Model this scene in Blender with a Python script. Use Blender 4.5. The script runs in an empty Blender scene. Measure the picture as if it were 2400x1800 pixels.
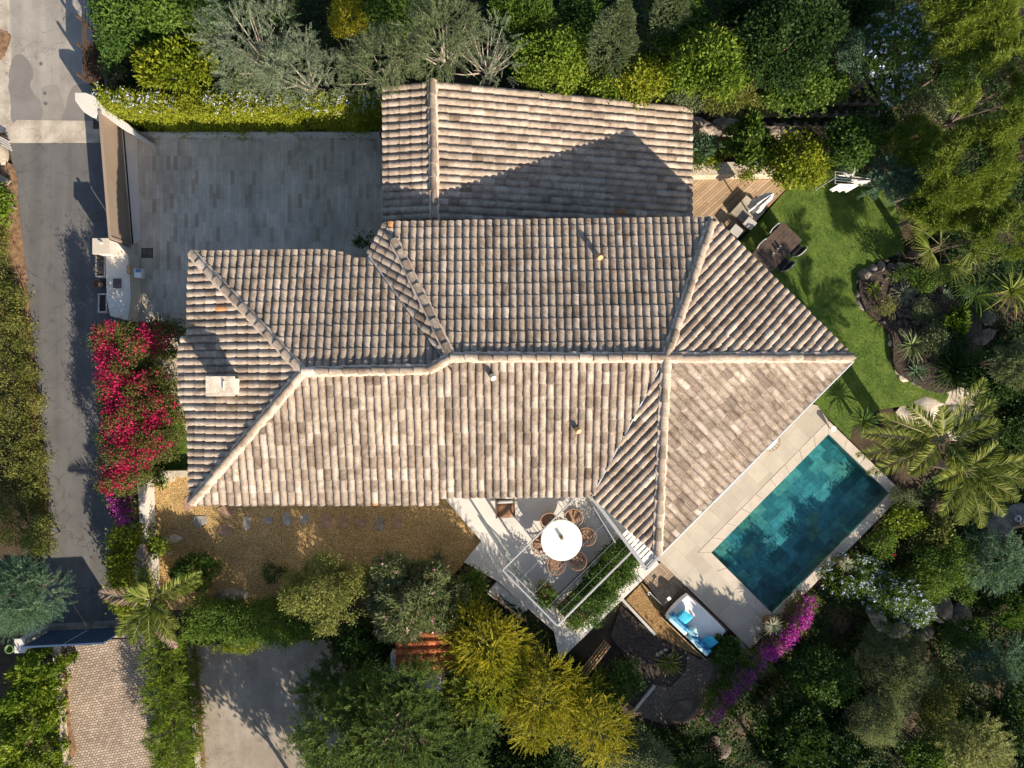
import bpy, bmesh, math, random
import numpy as np
from mathutils import Vector, Matrix
R = math.radians
scn = bpy.context.scene
C = scn.collection
# ------------------------------------------------------------------ camera, sky, sun, exposure
H = 25.0          # drone height above the courtyard
F = 1667.0        # focal length in photo pixels (2400 px wide)
cam = bpy.data.cameras.new('camera'); cam.sensor_width = 36; cam.lens = 36 * F / 2400
cam.clip_start = 0.1; cam.clip_end = 2000
co = bpy.data.objects.new('camera', cam); C.objects.link(co)
co.location = (0, 0, H); co.rotation_euler = (0, 0, 0); scn.camera = co
SUN_EL, SUN_AZ = 27.0, 33.0        # sun stands to the south-east: shadows run up and to the left
wd = bpy.data.worlds.new('World'); scn.world = wd; wd.use_nodes = True
wn = wd.node_tree; bg = wn.nodes['Background']
sky = wn.nodes.new('ShaderNodeTexSky'); sky.sky_type = 'NISHITA'; sky.sun_disc = False
sky.sun_elevation = R(SUN_EL); sky.sun_rotation = R(180 - SUN_AZ); sky.air_density = 1.0; sky.dust_density = 1.0
wn.links.new(sky.outputs[0], bg.inputs[0]); bg.inputs[1].default_value = 0.09
sl = bpy.data.lights.new('sun', 'SUN'); sl.energy = 5.0; sl.angle = R(0.5); sl.color = (1.0, 0.87, 0.70)
so = bpy.data.objects.new('sun', sl); C.objects.link(so)
travel = Vector((-math.sin(R(SUN_AZ)) * math.cos(R(SUN_EL)), math.cos(R(SUN_AZ)) * math.cos(R(SUN_EL)), -math.sin(R(SUN_EL))))
so.rotation_euler = travel.to_track_quat('-Z', 'Y').to_euler(); so.location = (20, -30, 40)
vs = scn.view_settings; vs.view_transform = 'Standard'; vs.look = 'None'; vs.exposure = 1.22; vs.gamma = 1; vs.use_curve_mapping = False
scn.cycles.max_bounces = 6; scn.cycles.transparent_max_bounces = 12
scn.cycles.diffuse_bounces = 3; scn.cycles.glossy_bounces = 2; scn.cycles.transmission_bounces = 4
rnd = random.Random(7)

# ------------------------------------------------------------------ helpers
def P(px, py, z=0.0):
    s = (H - z) / F
    return Vector(((px - 1200) * s, (900 - py) * s, z))

def tag(o, label=None, cat=None, group=None, kind=None):
    if label: o['label'] = label
    if cat: o['category'] = cat
    if group: o['group'] = group
    if kind: o['kind'] = kind
    return o

def thing(name, label, cat, loc=(0, 0, 0), rz=0.0, group=None):
    o = bpy.data.objects.new(name, None); C.objects.link(o)
    o.location = loc; o.rotation_euler = (0, 0, rz); o.empty_display_size = 0.2
    return tag(o, label, cat, group)

def copy_tree(o, parent=None):
    c = o.copy(); C.objects.link(c)
    if parent: c.parent = parent
    for ch in list(o.children): copy_tree(ch, c)
    return c

class MB:
    def __init__(s): s.v = []; s.f = []; s.sm = []; s.t = []; s.tone = 0.5
    def add(s, vs, fs, smooth=False):
        n = len(s.v); s.v += [tuple(p) for p in vs]
        for f in fs: s.f.append([i + n for i in f]); s.sm.append(smooth); s.t.append(s.tone)
        return s
    def box(s, c, d, rz=0.0, m=None):
        x, y, z = d[0] / 2, d[1] / 2, d[2] / 2
        ps = [Vector((sx * x, sy * y, sz * z)) for sz in (-1, 1) for sx, sy in ((-1, -1), (1, -1), (1, 1), (-1, 1))]
        mt = m or Matrix.Rotation(rz, 3, 'Z')
        ps = [mt @ p + Vector(c) for p in ps]
        return s.add(ps, [(3, 2, 1, 0), (4, 5, 6, 7), (0, 1, 5, 4), (1, 2, 6, 5), (2, 3, 7, 6), (3, 0, 4, 7)])
    def bar(s, a, b, w, h=None):
        a, b = Vector(a), Vector(b); d = b - a; L = d.length
        q = d.to_track_quat('X', 'Z').to_matrix()
        return s.box((a + b) / 2, (L, w, h or w), m=q)
    def prism(s, poly, z0, z1, bottom=True):
        n = len(poly); poly = [(p[0], p[1]) for p in poly]
        ar = sum(poly[i][0] * poly[(i + 1) % n][1] - poly[(i + 1) % n][0] * poly[i][1] for i in range(n))
        if ar < 0: poly = poly[::-1]
        vs = [(x, y, z0) for x, y in poly] + [(x, y, z1) for x, y in poly]
        fs = [tuple(range(n, 2 * n))] + [(i, (i + 1) % n, n + (i + 1) % n, n + i) for i in range(n)]
        if bottom: fs.append(tuple(range(n))[::-1])
        return s.add(vs, fs)
    def tube(s, pts, rad, seg=6, cap=True):
        pts = [Vector(p) for p in pts]; n = len(pts)
        if not hasattr(rad, '__len__'): rad = [rad] * n
        vs = []; fs = []; ref = None
        for i in range(n):
            d = (pts[min(i + 1, n - 1)] - pts[max(i - 1, 0)])
            d = d.normalized() if d.length > 1e-9 else Vector((0, 0, 1))
            if ref is None: ref = d.orthogonal().normalized()
            ref = (ref - d * ref.dot(d)); ref = ref.normalized() if ref.length > 1e-6 else d.orthogonal().normalized()
            b = d.cross(ref)
            for k in range(seg):
                a = 2 * math.pi * k / seg
                vs.append(pts[i] + (ref * math.cos(a) + b * math.sin(a)) * rad[i])
        for i in range(n - 1):
            for k in range(seg):
                fs.append((i * seg + k, i * seg + (k + 1) % seg, (i + 1) * seg + (k + 1) % seg, (i + 1) * seg + k))
        if cap: fs += [tuple(range(seg))[::-1], tuple(range((n - 1) * seg, n * seg))]
        return s.add(vs, fs, True)
    def lathe(s, c, prof, seg=24, sx=1.0, sy=1.0):
        vs = []; fs = []; n = len(prof)
        for r, z in prof:
            for k in range(seg):
                a = 2 * math.pi * k / seg
                vs.append((c[0] + r * sx * math.cos(a), c[1] + r * sy * math.sin(a), c[2] + z))
        for i in range(n - 1):
            for k in range(seg):
                fs.append((i * seg + k, i * seg + (k + 1) % seg, (i + 1) * seg + (k + 1) % seg, (i + 1) * seg + k))
        if prof[0][0] > 1e-4: fs.append(tuple(range(seg))[::-1])
        if prof[-1][0] > 1e-4: fs.append(tuple(range((n - 1) * seg, n * seg)))
        return s.add(vs, fs, True)
    def cushion(s, c, d, rz=0.0, m=None, n=8, puff=0.5, wr=0.0, seed=1):
        # soft box: a grid top and bottom meeting at a pinched edge
        rr = random.Random(seed); mt = m or Matrix.Rotation(rz, 3, 'Z'); vs = []; fs = []
        for side in (1, -1):
            for i in range(n + 1):
                for j in range(n + 1):
                    u, w = i / n * 2 - 1, j / n * 2 - 1
                    h = ((1 - abs(u) ** 4) * (1 - abs(w) ** 4)) ** 0.5
                    k = 1 - 0.06 * (abs(u * w)) ** 2
                    p = Vector((u * d[0] / 2 * k, w * d[1] / 2 * k, side * d[2] / 2 * (h * puff + (1 - puff) * (1 if h > 0 else 0)) + wr * rr.uniform(-1, 1) * (h > 0)))
                    vs.append(mt @ p + Vector(c))
        o = (n + 1) ** 2
        for i in range(n):
            for j in range(n):
                a, b, cc, e = i * (n + 1) + j, (i + 1) * (n + 1) + j, (i + 1) * (n + 1) + j + 1, i * (n + 1) + j + 1
                fs.append((a, b, cc, e)); fs.append((o + e, o + cc, o + b, o + a))
        for i in range(n):
            for a, b in ((i * (n + 1), (i + 1) * (n + 1)), ((i + 1) * (n + 1) + n, i * (n + 1) + n), (n * (n + 1) + i, n * (n + 1) + i + 1), (i + 1, i)):
                fs.append((b, a, o + a, o + b))
        return s.add(vs, fs, True)

def put(name, mb, mt, parent=None, off=(0, 0, 0), bevel=0.0):
    me = bpy.data.meshes.new(name); ox, oy, oz = off
    me.from_pydata([(x - ox, y - oy, z - oz) for x, y, z in mb.v], [], mb.f)
    me.polygons.foreach_set('use_smooth', mb.sm)
    a = me.attributes.new('tone', 'FLOAT', 'FACE'); a.data.foreach_set('value', mb.t)
    me.materials.append(mt); me.update()
    if any(mb.sm): me.set_sharp_from_angle(angle=R(42))
    o = bpy.data.objects.new(name, me); C.objects.link(o)
    if parent: o.parent = parent
    else: o.location = off
    if bevel:
        b = o.modifiers.new('bevel', 'BEVEL'); b.width = bevel; b.segments = 2; b.limit_method = 'ANGLE'
    return o

def smooth_poly(pts, k=5):
    n = len(pts); out = []
    for i in range(n):
        p0, p1, p2, p3 = [Vector(pts[(i + j) % n]).to_2d() for j in (-1, 0, 1, 2)]
        for q in range(k):
            t = q / k
            out.append(0.5 * ((2 * p1) + (p2 - p0) * t + (2 * p0 - 5 * p1 + 4 * p2 - p3) * t * t + (3 * p1 - p0 - 3 * p2 + p3) * t ** 3))
    return out

def sheet(name, px, z, mt, depth=0.05, kind='structure', smooth=0, wob=0.0):
    poly = [P(x, y, z).to_2d() for x, y in px]
    if smooth: poly = smooth_poly(poly, smooth)
    if wob: poly = [p + Vector((rnd.uniform(-wob, wob), rnd.uniform(-wob, wob))) for p in poly]
    o = put(name, MB().prism(poly, z - depth, z, False), mt)
    return tag(o, kind=kind)

# ------------------------------------------------------------------ materials
def nmat(name):
    m = bpy.data.materials.new(name); m.use_nodes = True
    return m, m.node_tree, m.node_tree.nodes['Principled BSDF']
def nd(nt, typ, **k):
    n = nt.nodes.new('ShaderNode' + typ)
    for a, v in k.items():
        if a.startswith('i_'):
            key = a[2:].replace('_', ' ')
            n.inputs[key].default_value = v
        else: setattr(n, a, v)
    return n
def c4(c): return (c[0], c[1], c[2], 1)
def ramp(nt, fac, stops, interp='LINEAR'):
    r = nd(nt, 'ValToRGB'); r.color_ramp.interpolation = interp
    e = r.color_ramp.elements
    while len(e) > 1: e.remove(e[-1])
    e[0].position = stops[0][0]; e[0].color = c4(stops[0][1])
    for p, c in stops[1:]: q = e.new(p); q.color = c4(c)
    nt.links.new(fac, r.inputs[0]); return r.outputs[0]
def coords(nt, rot=0.0, scale=(1, 1, 1), loc=(0, 0, 0)):
    t = nd(nt, 'TexCoord'); m = nd(nt, 'Mapping')
    m.inputs['Rotation'].default_value = (0, 0, rot); m.inputs['Scale'].default_value = scale; m.inputs['Location'].default_value = loc
    nt.links.new(t.outputs['Object'], m.inputs[0]); return m.outputs[0]
def noise(nt, vec, scale, detail=4, rough=0.6, dist=0.0):
    n = nd(nt, 'TexNoise'); n.inputs['Scale'].default_value = scale; n.inputs['Detail'].default_value = detail
    n.inputs['Roughness'].default_value = rough; n.inputs['Distortion'].default_value = dist
    nt.links.new(vec, n.inputs['Vector']); return n.outputs['Fac']
def mixc(nt, fac, a, b, mode='MIX'):
    m = nd(nt, 'Mix', data_type='RGBA', blend_type=mode)
    for s, v in ((m.inputs[0], fac), (m.inputs[6], a), (m.inputs[7], b)):
        if hasattr(v, 'links'): nt.links.new(v, s)
        else: s.default_value = v if not hasattr(v, '__len__') else c4(v)
    return m.outputs[2]
def bump(nt, bs, h, st=0.5, d=0.01):
    b = nd(nt, 'Bump'); b.inputs['Strength'].default_value = st; b.inputs['Distance'].default_value = d
    nt.links.new(h, b.inputs['Height']); nt.links.new(b.outputs[0], bs.inputs['Normal'])
def attr(nt, name='tone'):
    a = nd(nt, 'Attribute', attribute_name=name); return a.outputs['Fac']

def mat(name, c1, c2=None, scale=4.0, rough=0.8, fine=None, fscale=60.0, bmp=0.0, bscale=40.0, metal=0.0, lo=0.35, hi=0.65, spec=0.3, dist=0.3, bd=0.01):
    m, nt, bs = nmat(name); v = coords(nt)
    bs.inputs['Roughness'].default_value = rough; bs.inputs['Metallic'].default_value = metal
    bs.inputs['Specular IOR Level'].default_value = spec
    col = None
    if c2 is not None:
        col = ramp(nt, noise(nt, v, scale, 5, 0.6, dist), [(lo, c1), (hi, c2)])
    if fine is not None:
        f = ramp(nt, noise(nt, v, fscale, 3, 0.7), [(0.3, (1 - fine,) * 3), (0.7, (1 + fine,) * 3)])
        col = mixc(nt, 1.0, col if col is not None else c1, f, 'MULTIPLY')
    if col is not None: nt.links.new(col, bs.inputs['Base Color'])
    else: bs.inputs['Base Color'].default_value = c4(c1)
    if bmp: bump(nt, bs, noise(nt, v, bscale, 4, 0.65), bmp, bd)
    return m

def brick_mat(name, bw, bh, stops, rot=0.0, mortar=0.004, mcol=(0.2, 0.18, 0.16), stain=(0.75, 1.1), sscale=1.5, rough=0.75, bmp=0.3, off=0.5, wood=False, fine=0.1, spec=0.3, wet=0.0, freq=2):
    m, nt, bs = nmat(name); v = coords(nt, rot)
    if wet:
        wv = nd(nt, 'TexNoise'); wv.inputs['Scale'].default_value = 2.2; nt.links.new(v, wv.inputs['Vector'])
        vm = nd(nt, 'VectorMath', operation='MULTIPLY_ADD'); vm.inputs[1].default_value = (wet,) * 3
        nt.links.new(wv.outputs['Color'], vm.inputs[0]); nt.links.new(v, vm.inputs[2]); v = vm.outputs[0]
    b = nd(nt, 'TexBrick'); b.offset = off; b.offset_frequency = freq; b.squash = 1.0
    nt.links.new(v, b.inputs['Vector'])
    for k, x in (('Scale', 1.0), ('Brick Width', bw), ('Row Height', bh), ('Mortar Size', mortar), ('Mortar Smooth', 0.2), ('Bias', 0.0)): b.inputs[k].default_value = x
    b.inputs['Color1'].default_value = (0, 0, 0, 1); b.inputs['Color2'].default_value = (1, 1, 1, 1); b.inputs['Mortar'].default_value = (0.5, 0.5, 0.5, 1)
    col = ramp(nt, b.outputs['Color'], stops)
    col = mixc(nt, b.outputs['Fac'], col, mcol)
    s = ramp(nt, noise(nt, v, sscale, 6, 0.65, 0.4), [(0.3, (stain[0],) * 3), (0.7, (stain[1],) * 3)])
    col = mixc(nt, 1.0, col, s, 'MULTIPLY')
    if wood: fv = coords(nt, rot, (2.0, 60.0, 1))
    else: fv = v
    f = ramp(nt, noise(nt, fv, 1.2 if wood else 45.0, 4, 0.7), [(0.3, (1 - fine,) * 3), (0.7, (1 + fine,) * 3)])
    col = mixc(nt, 1.0, col, f, 'MULTIPLY')
    nt.links.new(col, bs.inputs['Base Color']); bs.inputs['Roughness'].default_value = rough
    bs.inputs['Specular IOR Level'].default_value = spec
    inv = nd(nt, 'Math', operation='SUBTRACT'); inv.inputs[0].default_value = 1.0; nt.links.new(b.outputs['Fac'], inv.inputs[1])
    if bmp: bump(nt, bs, inv.outputs[0], bmp, 0.01)
    return m

def leafmat(name, stops, trans=0.35, rough=0.55, spec=0.12):
    m, nt, bs = nmat(name)
    ad = nd(nt, 'Math', operation='MULTIPLY_ADD'); ad.inputs[1].default_value = 0.9; nt.links.new(noise(nt, coords(nt), 1.1, 3, 0.6), ad.inputs[0]); nt.links.new(attr(nt), ad.inputs[2])
    su = nd(nt, 'Math', operation='SUBTRACT'); su.inputs[1].default_value = 0.45; nt.links.new(ad.outputs[0], su.inputs[0])
    col = ramp(nt, su.outputs[0], [(i / (len(stops) - 1), c) for i, c in enumerate(stops)])
    nt.links.new(col, bs.inputs['Base Color']); bs.inputs['Roughness'].default_value = rough
    bs.inputs['Specular IOR Level'].default_value = spec
    t = nd(nt, 'BsdfTranslucent'); w = nd(nt, 'MixShader'); w.inputs[0].default_value = trans
    bright = mixc(nt, 1.0, col, (1.25, 1.2, 0.7), 'MULTIPLY')
    nt.links.new(bright, t.inputs[0]); nt.links.new(bs.outputs[0], w.inputs[1]); nt.links.new(t.outputs[0], w.inputs[2])
    nt.links.new(w.outputs[0], nt.nodes['Material Output'].inputs[0]); return m

def tilemat(name, stops, stain=0.55, mcol=None):
    m, nt, bs = nmat(name); v = coords(nt)
    col = ramp(nt, attr(nt), stops)
    s1 = ramp(nt, noise(nt, v, 3.2, 8, 0.72, 0.6), [(0.36, (stain, stain * 0.93, stain * 0.86)), (0.57, (1, 1, 1))])
    s3 = ramp(nt, noise(nt, v, 0.55, 4, 0.6, 0.5), [(0.35, (0.84, 0.83, 0.82)), (0.65, (1.08, 1.07, 1.05))])
    col = mixc(nt, 1.0, col, s3, 'MULTIPLY')
    s2 = ramp(nt, noise(nt, v, 22, 4, 0.7), [(0.3, (0.78, 0.76, 0.74)), (0.6, (1.06, 1.06, 1.06))])
    col = mixc(nt, 1.0, mixc(nt, 1.0, col, s1, 'MULTIPLY'), s2, 'MULTIPLY')
    nt.links.new(col, bs.inputs['Base Color']); bs.inputs['Roughness'].default_value = 0.9; bs.inputs['Specular IOR Level'].default_value = 0.15
    bump(nt, bs, noise(nt, v, 60, 4, 0.7), 0.35, 0.01)
    return m

M = {}
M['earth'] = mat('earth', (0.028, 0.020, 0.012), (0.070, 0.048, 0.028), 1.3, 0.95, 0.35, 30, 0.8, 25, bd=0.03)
M['asphalt'] = mat('asphalt', (0.08723, 0.08416, 0.08302), (0.1071, 0.1032, 0.1009), 0.7, 0.92, 0.22, 55, 0.3, 140)
def worn(m, crack=(0.55, 0.53, 0.5), stain=0.72):
    nt = m.node_tree; bs = nt.nodes['Principled BSDF']; v = coords(nt); src = bs.inputs['Base Color'].links[0].from_socket
    nn = nd(nt, 'TexNoise'); nn.inputs['Scale'].default_value = 1.6; nn.inputs['Detail'].default_value = 5; nt.links.new(v, nn.inputs['Vector'])
    va = nd(nt, 'VectorMath', operation='MULTIPLY_ADD'); va.inputs[1].default_value = (0.9,) * 3; nt.links.new(nn.outputs['Color'], va.inputs[0]); nt.links.new(v, va.inputs[2])
    vo = nd(nt, 'TexVoronoi', feature='DISTANCE_TO_EDGE'); vo.inputs['Scale'].default_value = 0.42; nt.links.new(va.outputs[0], vo.inputs['Vector'])
    ck = ramp(nt, vo.outputs['Distance'], [(0.0, crack), (0.006, (1, 1, 1))])
    st = ramp(nt, noise(nt, v, 2.6, 6, 0.7, 0.8), [(0.30, (stain,) * 3), (0.46, (1, 1, 1)), (0.72, (1.06, 1.06, 1.05))])
    tr = ramp(nt, noise(nt, coords(nt, 0.05, (1.3, 0.06, 1)), 2.0, 3, 0.5), [(0.35, (0.88,) * 3), (0.62, (1.05,) * 3)])
    nt.links.new(mixc(nt, 1.0, mixc(nt, 1.0, mixc(nt, 1.0, src, ck, 'MULTIPLY'), st, 'MULTIPLY'), tr, 'MULTIPLY'), bs.inputs['Base Color']); return m
M['asphalt_old'] = mat('asphalt_old', (0.2093, 0.1912, 0.1696), (0.2598, 0.2381, 0.2129), 0.9, 0.95, 0.28, 45, 0.4, 110)
M['asphalt_patch'] = mat('asphalt_patch', (0.1403, 0.1292, 0.119), (0.17, 0.1573, 0.1445), 1.2, 0.92, 0.14, 60, 0.2, 140)
M['asphalt_mid'] = mat('asphalt_mid', (0.1785, 0.1615, 0.1403), (0.221, 0.1997, 0.1742), 1.5, 0.92, 0.2, 60, 0.2, 140)
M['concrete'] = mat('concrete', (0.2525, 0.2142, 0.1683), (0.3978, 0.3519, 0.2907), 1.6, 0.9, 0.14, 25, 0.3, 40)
worn(M['asphalt']); worn(M['asphalt_old'], (0.7, 0.68, 0.65), 0.8); worn(M['concrete'], (0.6, 0.55, 0.5), 0.7)
M['render'] = mat('render', (0.50, 0.44, 0.36), (0.60, 0.54, 0.46), 1.2, 0.9, 0.06, 30, 0.2, 60)
M['white_render'] = mat('white_render', (0.4646, 0.4365, 0.3872), (0.521, 0.4928, 0.4506), 1.2, 0.9, 0.05, 30, 0.15, 60)
M['court'] = brick_mat('court', 0.50, 0.125, [(0.0, (0.3432, 0.27, 0.186)), (0.06, (0.4056, 0.335, 0.2465)), (0.2, (0.4732, 0.41, 0.3208)), (0.75, (0.52, 0.455, 0.3581)), (1.0, (0.5668, 0.5, 0.3999))], R(90), 0.0035, (0.3224, 0.275, 0.2093), (0.62, 1.12), 0.8, 0.6, 0.2, 0.37, freq=3)
M['pool_terrace'] = brick_mat('pool_terrace', 0.9, 0.6, [(0, (0.325, 0.285, 0.228)), (0.5, (0.365, 0.325, 0.262)), (1, (0.40, 0.352, 0.282))], R(45), 0.0045, (0.24, 0.205, 0.16), (0.86, 1.06), 1.6, 0.7, 0.1)
M['dining_terrace'] = brick_mat('dining_terrace', 0.9, 0.9, [(0, (0.4704, 0.4536, 0.42)), (1, (0.5124, 0.4956, 0.462))], R(45), 0.003, (0.4032, 0.3864, 0.3528), (0.94, 1.04), 0.9, 0.7, 0.1, 0.0)
M['coping'] = mat('coping', (0.3724, 0.3238, 0.2591), (0.4372, 0.3805, 0.3157), 2.5, 0.8, 0.1, 30, 0.2, 50)
M['pool_tile'] = brick_mat('pool_tile', 0.60, 0.40, [(0, (0.1113, 0.2644, 0.2504)), (0.3, (0.1947, 0.4174, 0.4174)), (0.6, (0.2783, 0.5566, 0.5427)), (0.85, (0.4174, 0.6958, 0.6262)), (1, (0.4731, 0.5287, 0.334))], R(-45), 0.004, (0.1113, 0.2365, 0.2365), (0.5, 1.35), 3.5, 0.6, 0.1, wet=0.05, fine=0.3)
M['cobble'] = brick_mat('cobble', 0.118, 0.088, [(0, (0.27, 0.205, 0.15)), (0.5, (0.345, 0.27, 0.205)), (1, (0.42, 0.34, 0.265))], R(-10), 0.010, (0.10, 0.07, 0.048), (0.72, 1.1), 1.0, 0.85, 1.0, wet=0.05)
M['deck'] = brick_mat('deck', 3.1, 0.095, [(0, (0.26, 0.175, 0.105)), (0.5, (0.335, 0.235, 0.145)), (1, (0.40, 0.29, 0.185))], R(-42), 0.006, (0.05, 0.03, 0.018), (0.85, 1.08), 1.2, 0.75, 0.5, wood=True, fine=0.25)
M['deck_a'] = brick_mat('deck_a', 2.0, 0.085, [(0, (0.20, 0.145, 0.095)), (1, (0.29, 0.22, 0.15))], R(-45), 0.005, (0.04, 0.03, 0.02), (0.85, 1.08), 1.2, 0.75, 0.5, wood=True, fine=0.3)
M['deck_b'] = brick_mat('deck_b', 2.0, 0.085, [(0, (0.19, 0.135, 0.085)), (1, (0.27, 0.20, 0.135))], R(45), 0.005, (0.04, 0.03, 0.02), (0.85, 1.08), 1.2, 0.75, 0.5, wood=True, fine=0.3)
def gravel_mat(name, cs, sc=45):
    m, nt, bs = nmat(name); v = coords(nt)
    vo = nd(nt, 'TexVoronoi'); vo.inputs['Scale'].default_value = sc; nt.links.new(v, vo.inputs['Vector'])
    sep = nd(nt, 'SeparateColor'); nt.links.new(vo.outputs['Color'], sep.inputs[0])
    col = ramp(nt, sep.outputs[0], [(i / (len(cs) - 1), c) for i, c in enumerate(cs)])
    d = ramp(nt, vo.outputs['Distance'], [(0.25, (1.1,) * 3), (0.75, (0.45,) * 3)])
    s = ramp(nt, noise(nt, v, 1.2, 5), [(0.3, (0.8,) * 3), (0.7, (1.15,) * 3)])
    col = mixc(nt, 1.0, mixc(nt, 1.0, col, d, 'MULTIPLY'), s, 'MULTIPLY')
    nt.links.new(col, bs.inputs['Base Color']); bs.inputs['Roughness'].default_value = 0.95; bs.inputs['Specular IOR Level'].default_value = 0.1
    inv = nd(nt, 'Math', operation='SUBTRACT'); inv.inputs[0].default_value = 1.0; nt.links.new(vo.outputs['Distance'], inv.inputs[1])
    bump(nt, bs, inv.outputs[0], 0.9, 0.02); return m
M['gravel'] = gravel_mat('gravel', [(0.2648, 0.1649, 0.06256), (0.4278, 0.2764, 0.1084), (0.5296, 0.3589, 0.1585), (0.6315, 0.4656, 0.2419)])
M['gravel_dark'] = gravel_mat('gravel_dark', [(0.035, 0.028, 0.024), (0.075, 0.058, 0.048), (0.12, 0.095, 0.08)], 40)
M['gravel_orange'] = gravel_mat('gravel_orange', [(0.20, 0.12, 0.05), (0.34, 0.21, 0.09), (0.44, 0.29, 0.14)], 40)
M['gravel_grey'] = gravel_mat('gravel_grey', [(0.1102, 0.085, 0.06503), (0.1836, 0.1445, 0.1071), (0.257, 0.204, 0.153)], 40)
M['parking'] = mat('parking', (0.2077, 0.1755, 0.14), (0.2793, 0.2422, 0.1967), 1.1, 0.95, 0.25, 35, 0.4, 60)
worn(M['parking'], (0.75, 0.72, 0.7), 0.78)
M['lattice'] = mat('lattice', (0.07, 0.055, 0.045), (0.13, 0.105, 0.085), 4, 0.95, 0.2, 25, 0.5, 20)  # concrete colour darkened so the lattice wall looks shaded; dark stones use it too
M['lawn'] = mat('lawn', (0.05236, 0.09817, 0.01309), (0.1112, 0.1636, 0.02618), 2.2, 0.95, 0.4, 40, 0.8, 60, bd=0.03)
M['litter'] = mat('litter', (0.11, 0.06, 0.032), (0.24, 0.145, 0.08), 6, 0.95, 0.4, 40, 0.8, 40, bd=0.02)
M['tile'] = tilemat('tile', [(0.0, (0.1518, 0.1164, 0.09037)), (0.2, (0.2328, 0.1872, 0.1507)), (0.5, (0.3289, 0.2713, 0.2189)), (0.8, (0.4048, 0.3421, 0.2831)), (0.93, (0.4858, 0.42, 0.3565)), (0.955, (0.506, 0.4352, 0.3716)), (0.965, (0.506, 0.2429, 0.1105)), (1.0, (0.5566, 0.2834, 0.1305))])
M['tile_red'] = tilemat('tile_red', [(0.0, (0.20, 0.06, 0.025)), (1.0, (0.42, 0.14, 0.055))])
M['mortar'] = mat('mortar', (0.40, 0.30, 0.23), (0.52, 0.42, 0.34), 6, 0.95, 0.15, 40, 0.5, 40)
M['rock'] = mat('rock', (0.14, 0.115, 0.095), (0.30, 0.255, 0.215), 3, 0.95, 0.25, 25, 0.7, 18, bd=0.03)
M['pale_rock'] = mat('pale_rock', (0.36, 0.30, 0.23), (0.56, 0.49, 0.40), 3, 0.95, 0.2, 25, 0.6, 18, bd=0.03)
M['flag_brown'] = mat('flag_brown', (0.22, 0.13, 0.08), (0.33, 0.21, 0.14), 4, 0.85, 0.15, 30, 0.3, 30)
M['flag_grey'] = mat('flag_grey', (0.18, 0.1728, 0.1584), (0.3024, 0.2808, 0.2448), 4, 0.85, 0.15, 30, 0.3, 30)
M['bark'] = mat('bark', (0.10, 0.075, 0.055), (0.20, 0.155, 0.12), 8, 0.95, 0.2, 40, 0.8, 25)
M['bark_pale'] = mat('bark_pale', (0.22, 0.18, 0.14), (0.33, 0.28, 0.23), 8, 0.95, 0.2, 40, 0.8, 25)
M['terracotta'] = mat('terracotta', (0.40, 0.20, 0.10), (0.52, 0.29, 0.16), 6, 0.85, 0.1)
M['brown_pot'] = mat('brown_pot', (0.09, 0.055, 0.035), (0.16, 0.10, 0.065), 6, 0.6, 0.1)
M['wood_dark'] = mat('wood_dark', (0.050, 0.034, 0.026), (0.085, 0.060, 0.046), 5, 0.6, 0.15)
M['wood'] = mat('wood', (0.26, 0.15, 0.07), (0.38, 0.24, 0.12), 5, 0.65, 0.15)
M['wicker'] = mat('wicker', (0.20, 0.115, 0.07), (0.30, 0.185, 0.115), 12, 0.65, 0.15)
M['leather'] = mat('leather', (0.13, 0.065, 0.032), (0.18, 0.095, 0.05), 5, 0.45)
M['white'] = mat('white', (0.576, 0.56, 0.536), (0.624, 0.608, 0.584), 3, 0.5)
M['white_metal'] = mat('white_metal', (0.2883, 0.2929, 0.3069), None, 1, 0.35)
M['linen'] = mat('linen', (0.6216, 0.6048, 0.5796), (0.672, 0.6552, 0.63), 4, 0.9, None, 60, 0.15, 8)
M['grey_cloth'] = mat('grey_cloth', (0.22, 0.22, 0.22), (0.28, 0.28, 0.27), 6, 0.9)
M['blue_cloth'] = mat('blue_cloth', (0.025, 0.28, 0.42), (0.045, 0.38, 0.52), 5, 0.85, 0.1)
M['pale_blue'] = mat('pale_blue', (0.28, 0.52, 0.58), (0.50, 0.66, 0.66), 14, 0.85, 0.15)
M['navy_cloth'] = mat('navy_cloth', (0.012, 0.085, 0.24), (0.08, 0.30, 0.48), 7, 0.85, lo=0.46, hi=0.54)
M['table_white'] = mat('table_white', (0.629, 0.595, 0.561), (0.663, 0.6375, 0.6035), 2, 0.45)
M['slat_grey'] = mat('slat_grey', (0.336, 0.32, 0.296), (0.4, 0.384, 0.36), 3, 0.6)
M['gate_tan'] = mat('gate_tan', (0.215, 0.165, 0.125), (0.245, 0.19, 0.145), 1, 0.5)
M['gate_blue'] = mat('gate_blue', (0.0315, 0.0585, 0.1125), (0.0405, 0.072, 0.1305), 1.5, 0.5)
M['black'] = mat('black', (0.015, 0.015, 0.016), None, 1, 0.5)
M['iron'] = mat('iron', (0.04, 0.025, 0.02), (0.07, 0.045, 0.035), 8, 0.7)
M['plum'] = mat('plum', (0.10, 0.06, 0.065), None, 1, 0.6)
M['green_pot'] = mat('green_pot', (0.11, 0.17, 0.06), (0.15, 0.22, 0.08), 4, 0.4)
M['teal_bin'] = mat('teal_bin', (0.02, 0.06, 0.08), None, 1, 0.5)
M['blue_box'] = mat('blue_box', (0.10, 0.16, 0.26), None, 1, 0.4)
M['dark_glass'] = mat('dark_glass', (0.02, 0.025, 0.03), None, 1, 0.1, spec=0.6)
M['zinc'] = mat('zinc', (0.36, 0.37, 0.39), (0.42, 0.43, 0.45), 3, 0.5, metal=0.3)
M['soil'] = mat('soil', (0.03, 0.02, 0.014), (0.06, 0.042, 0.03), 12, 0.95, 0.3, 50, 0.8, 50)
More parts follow.
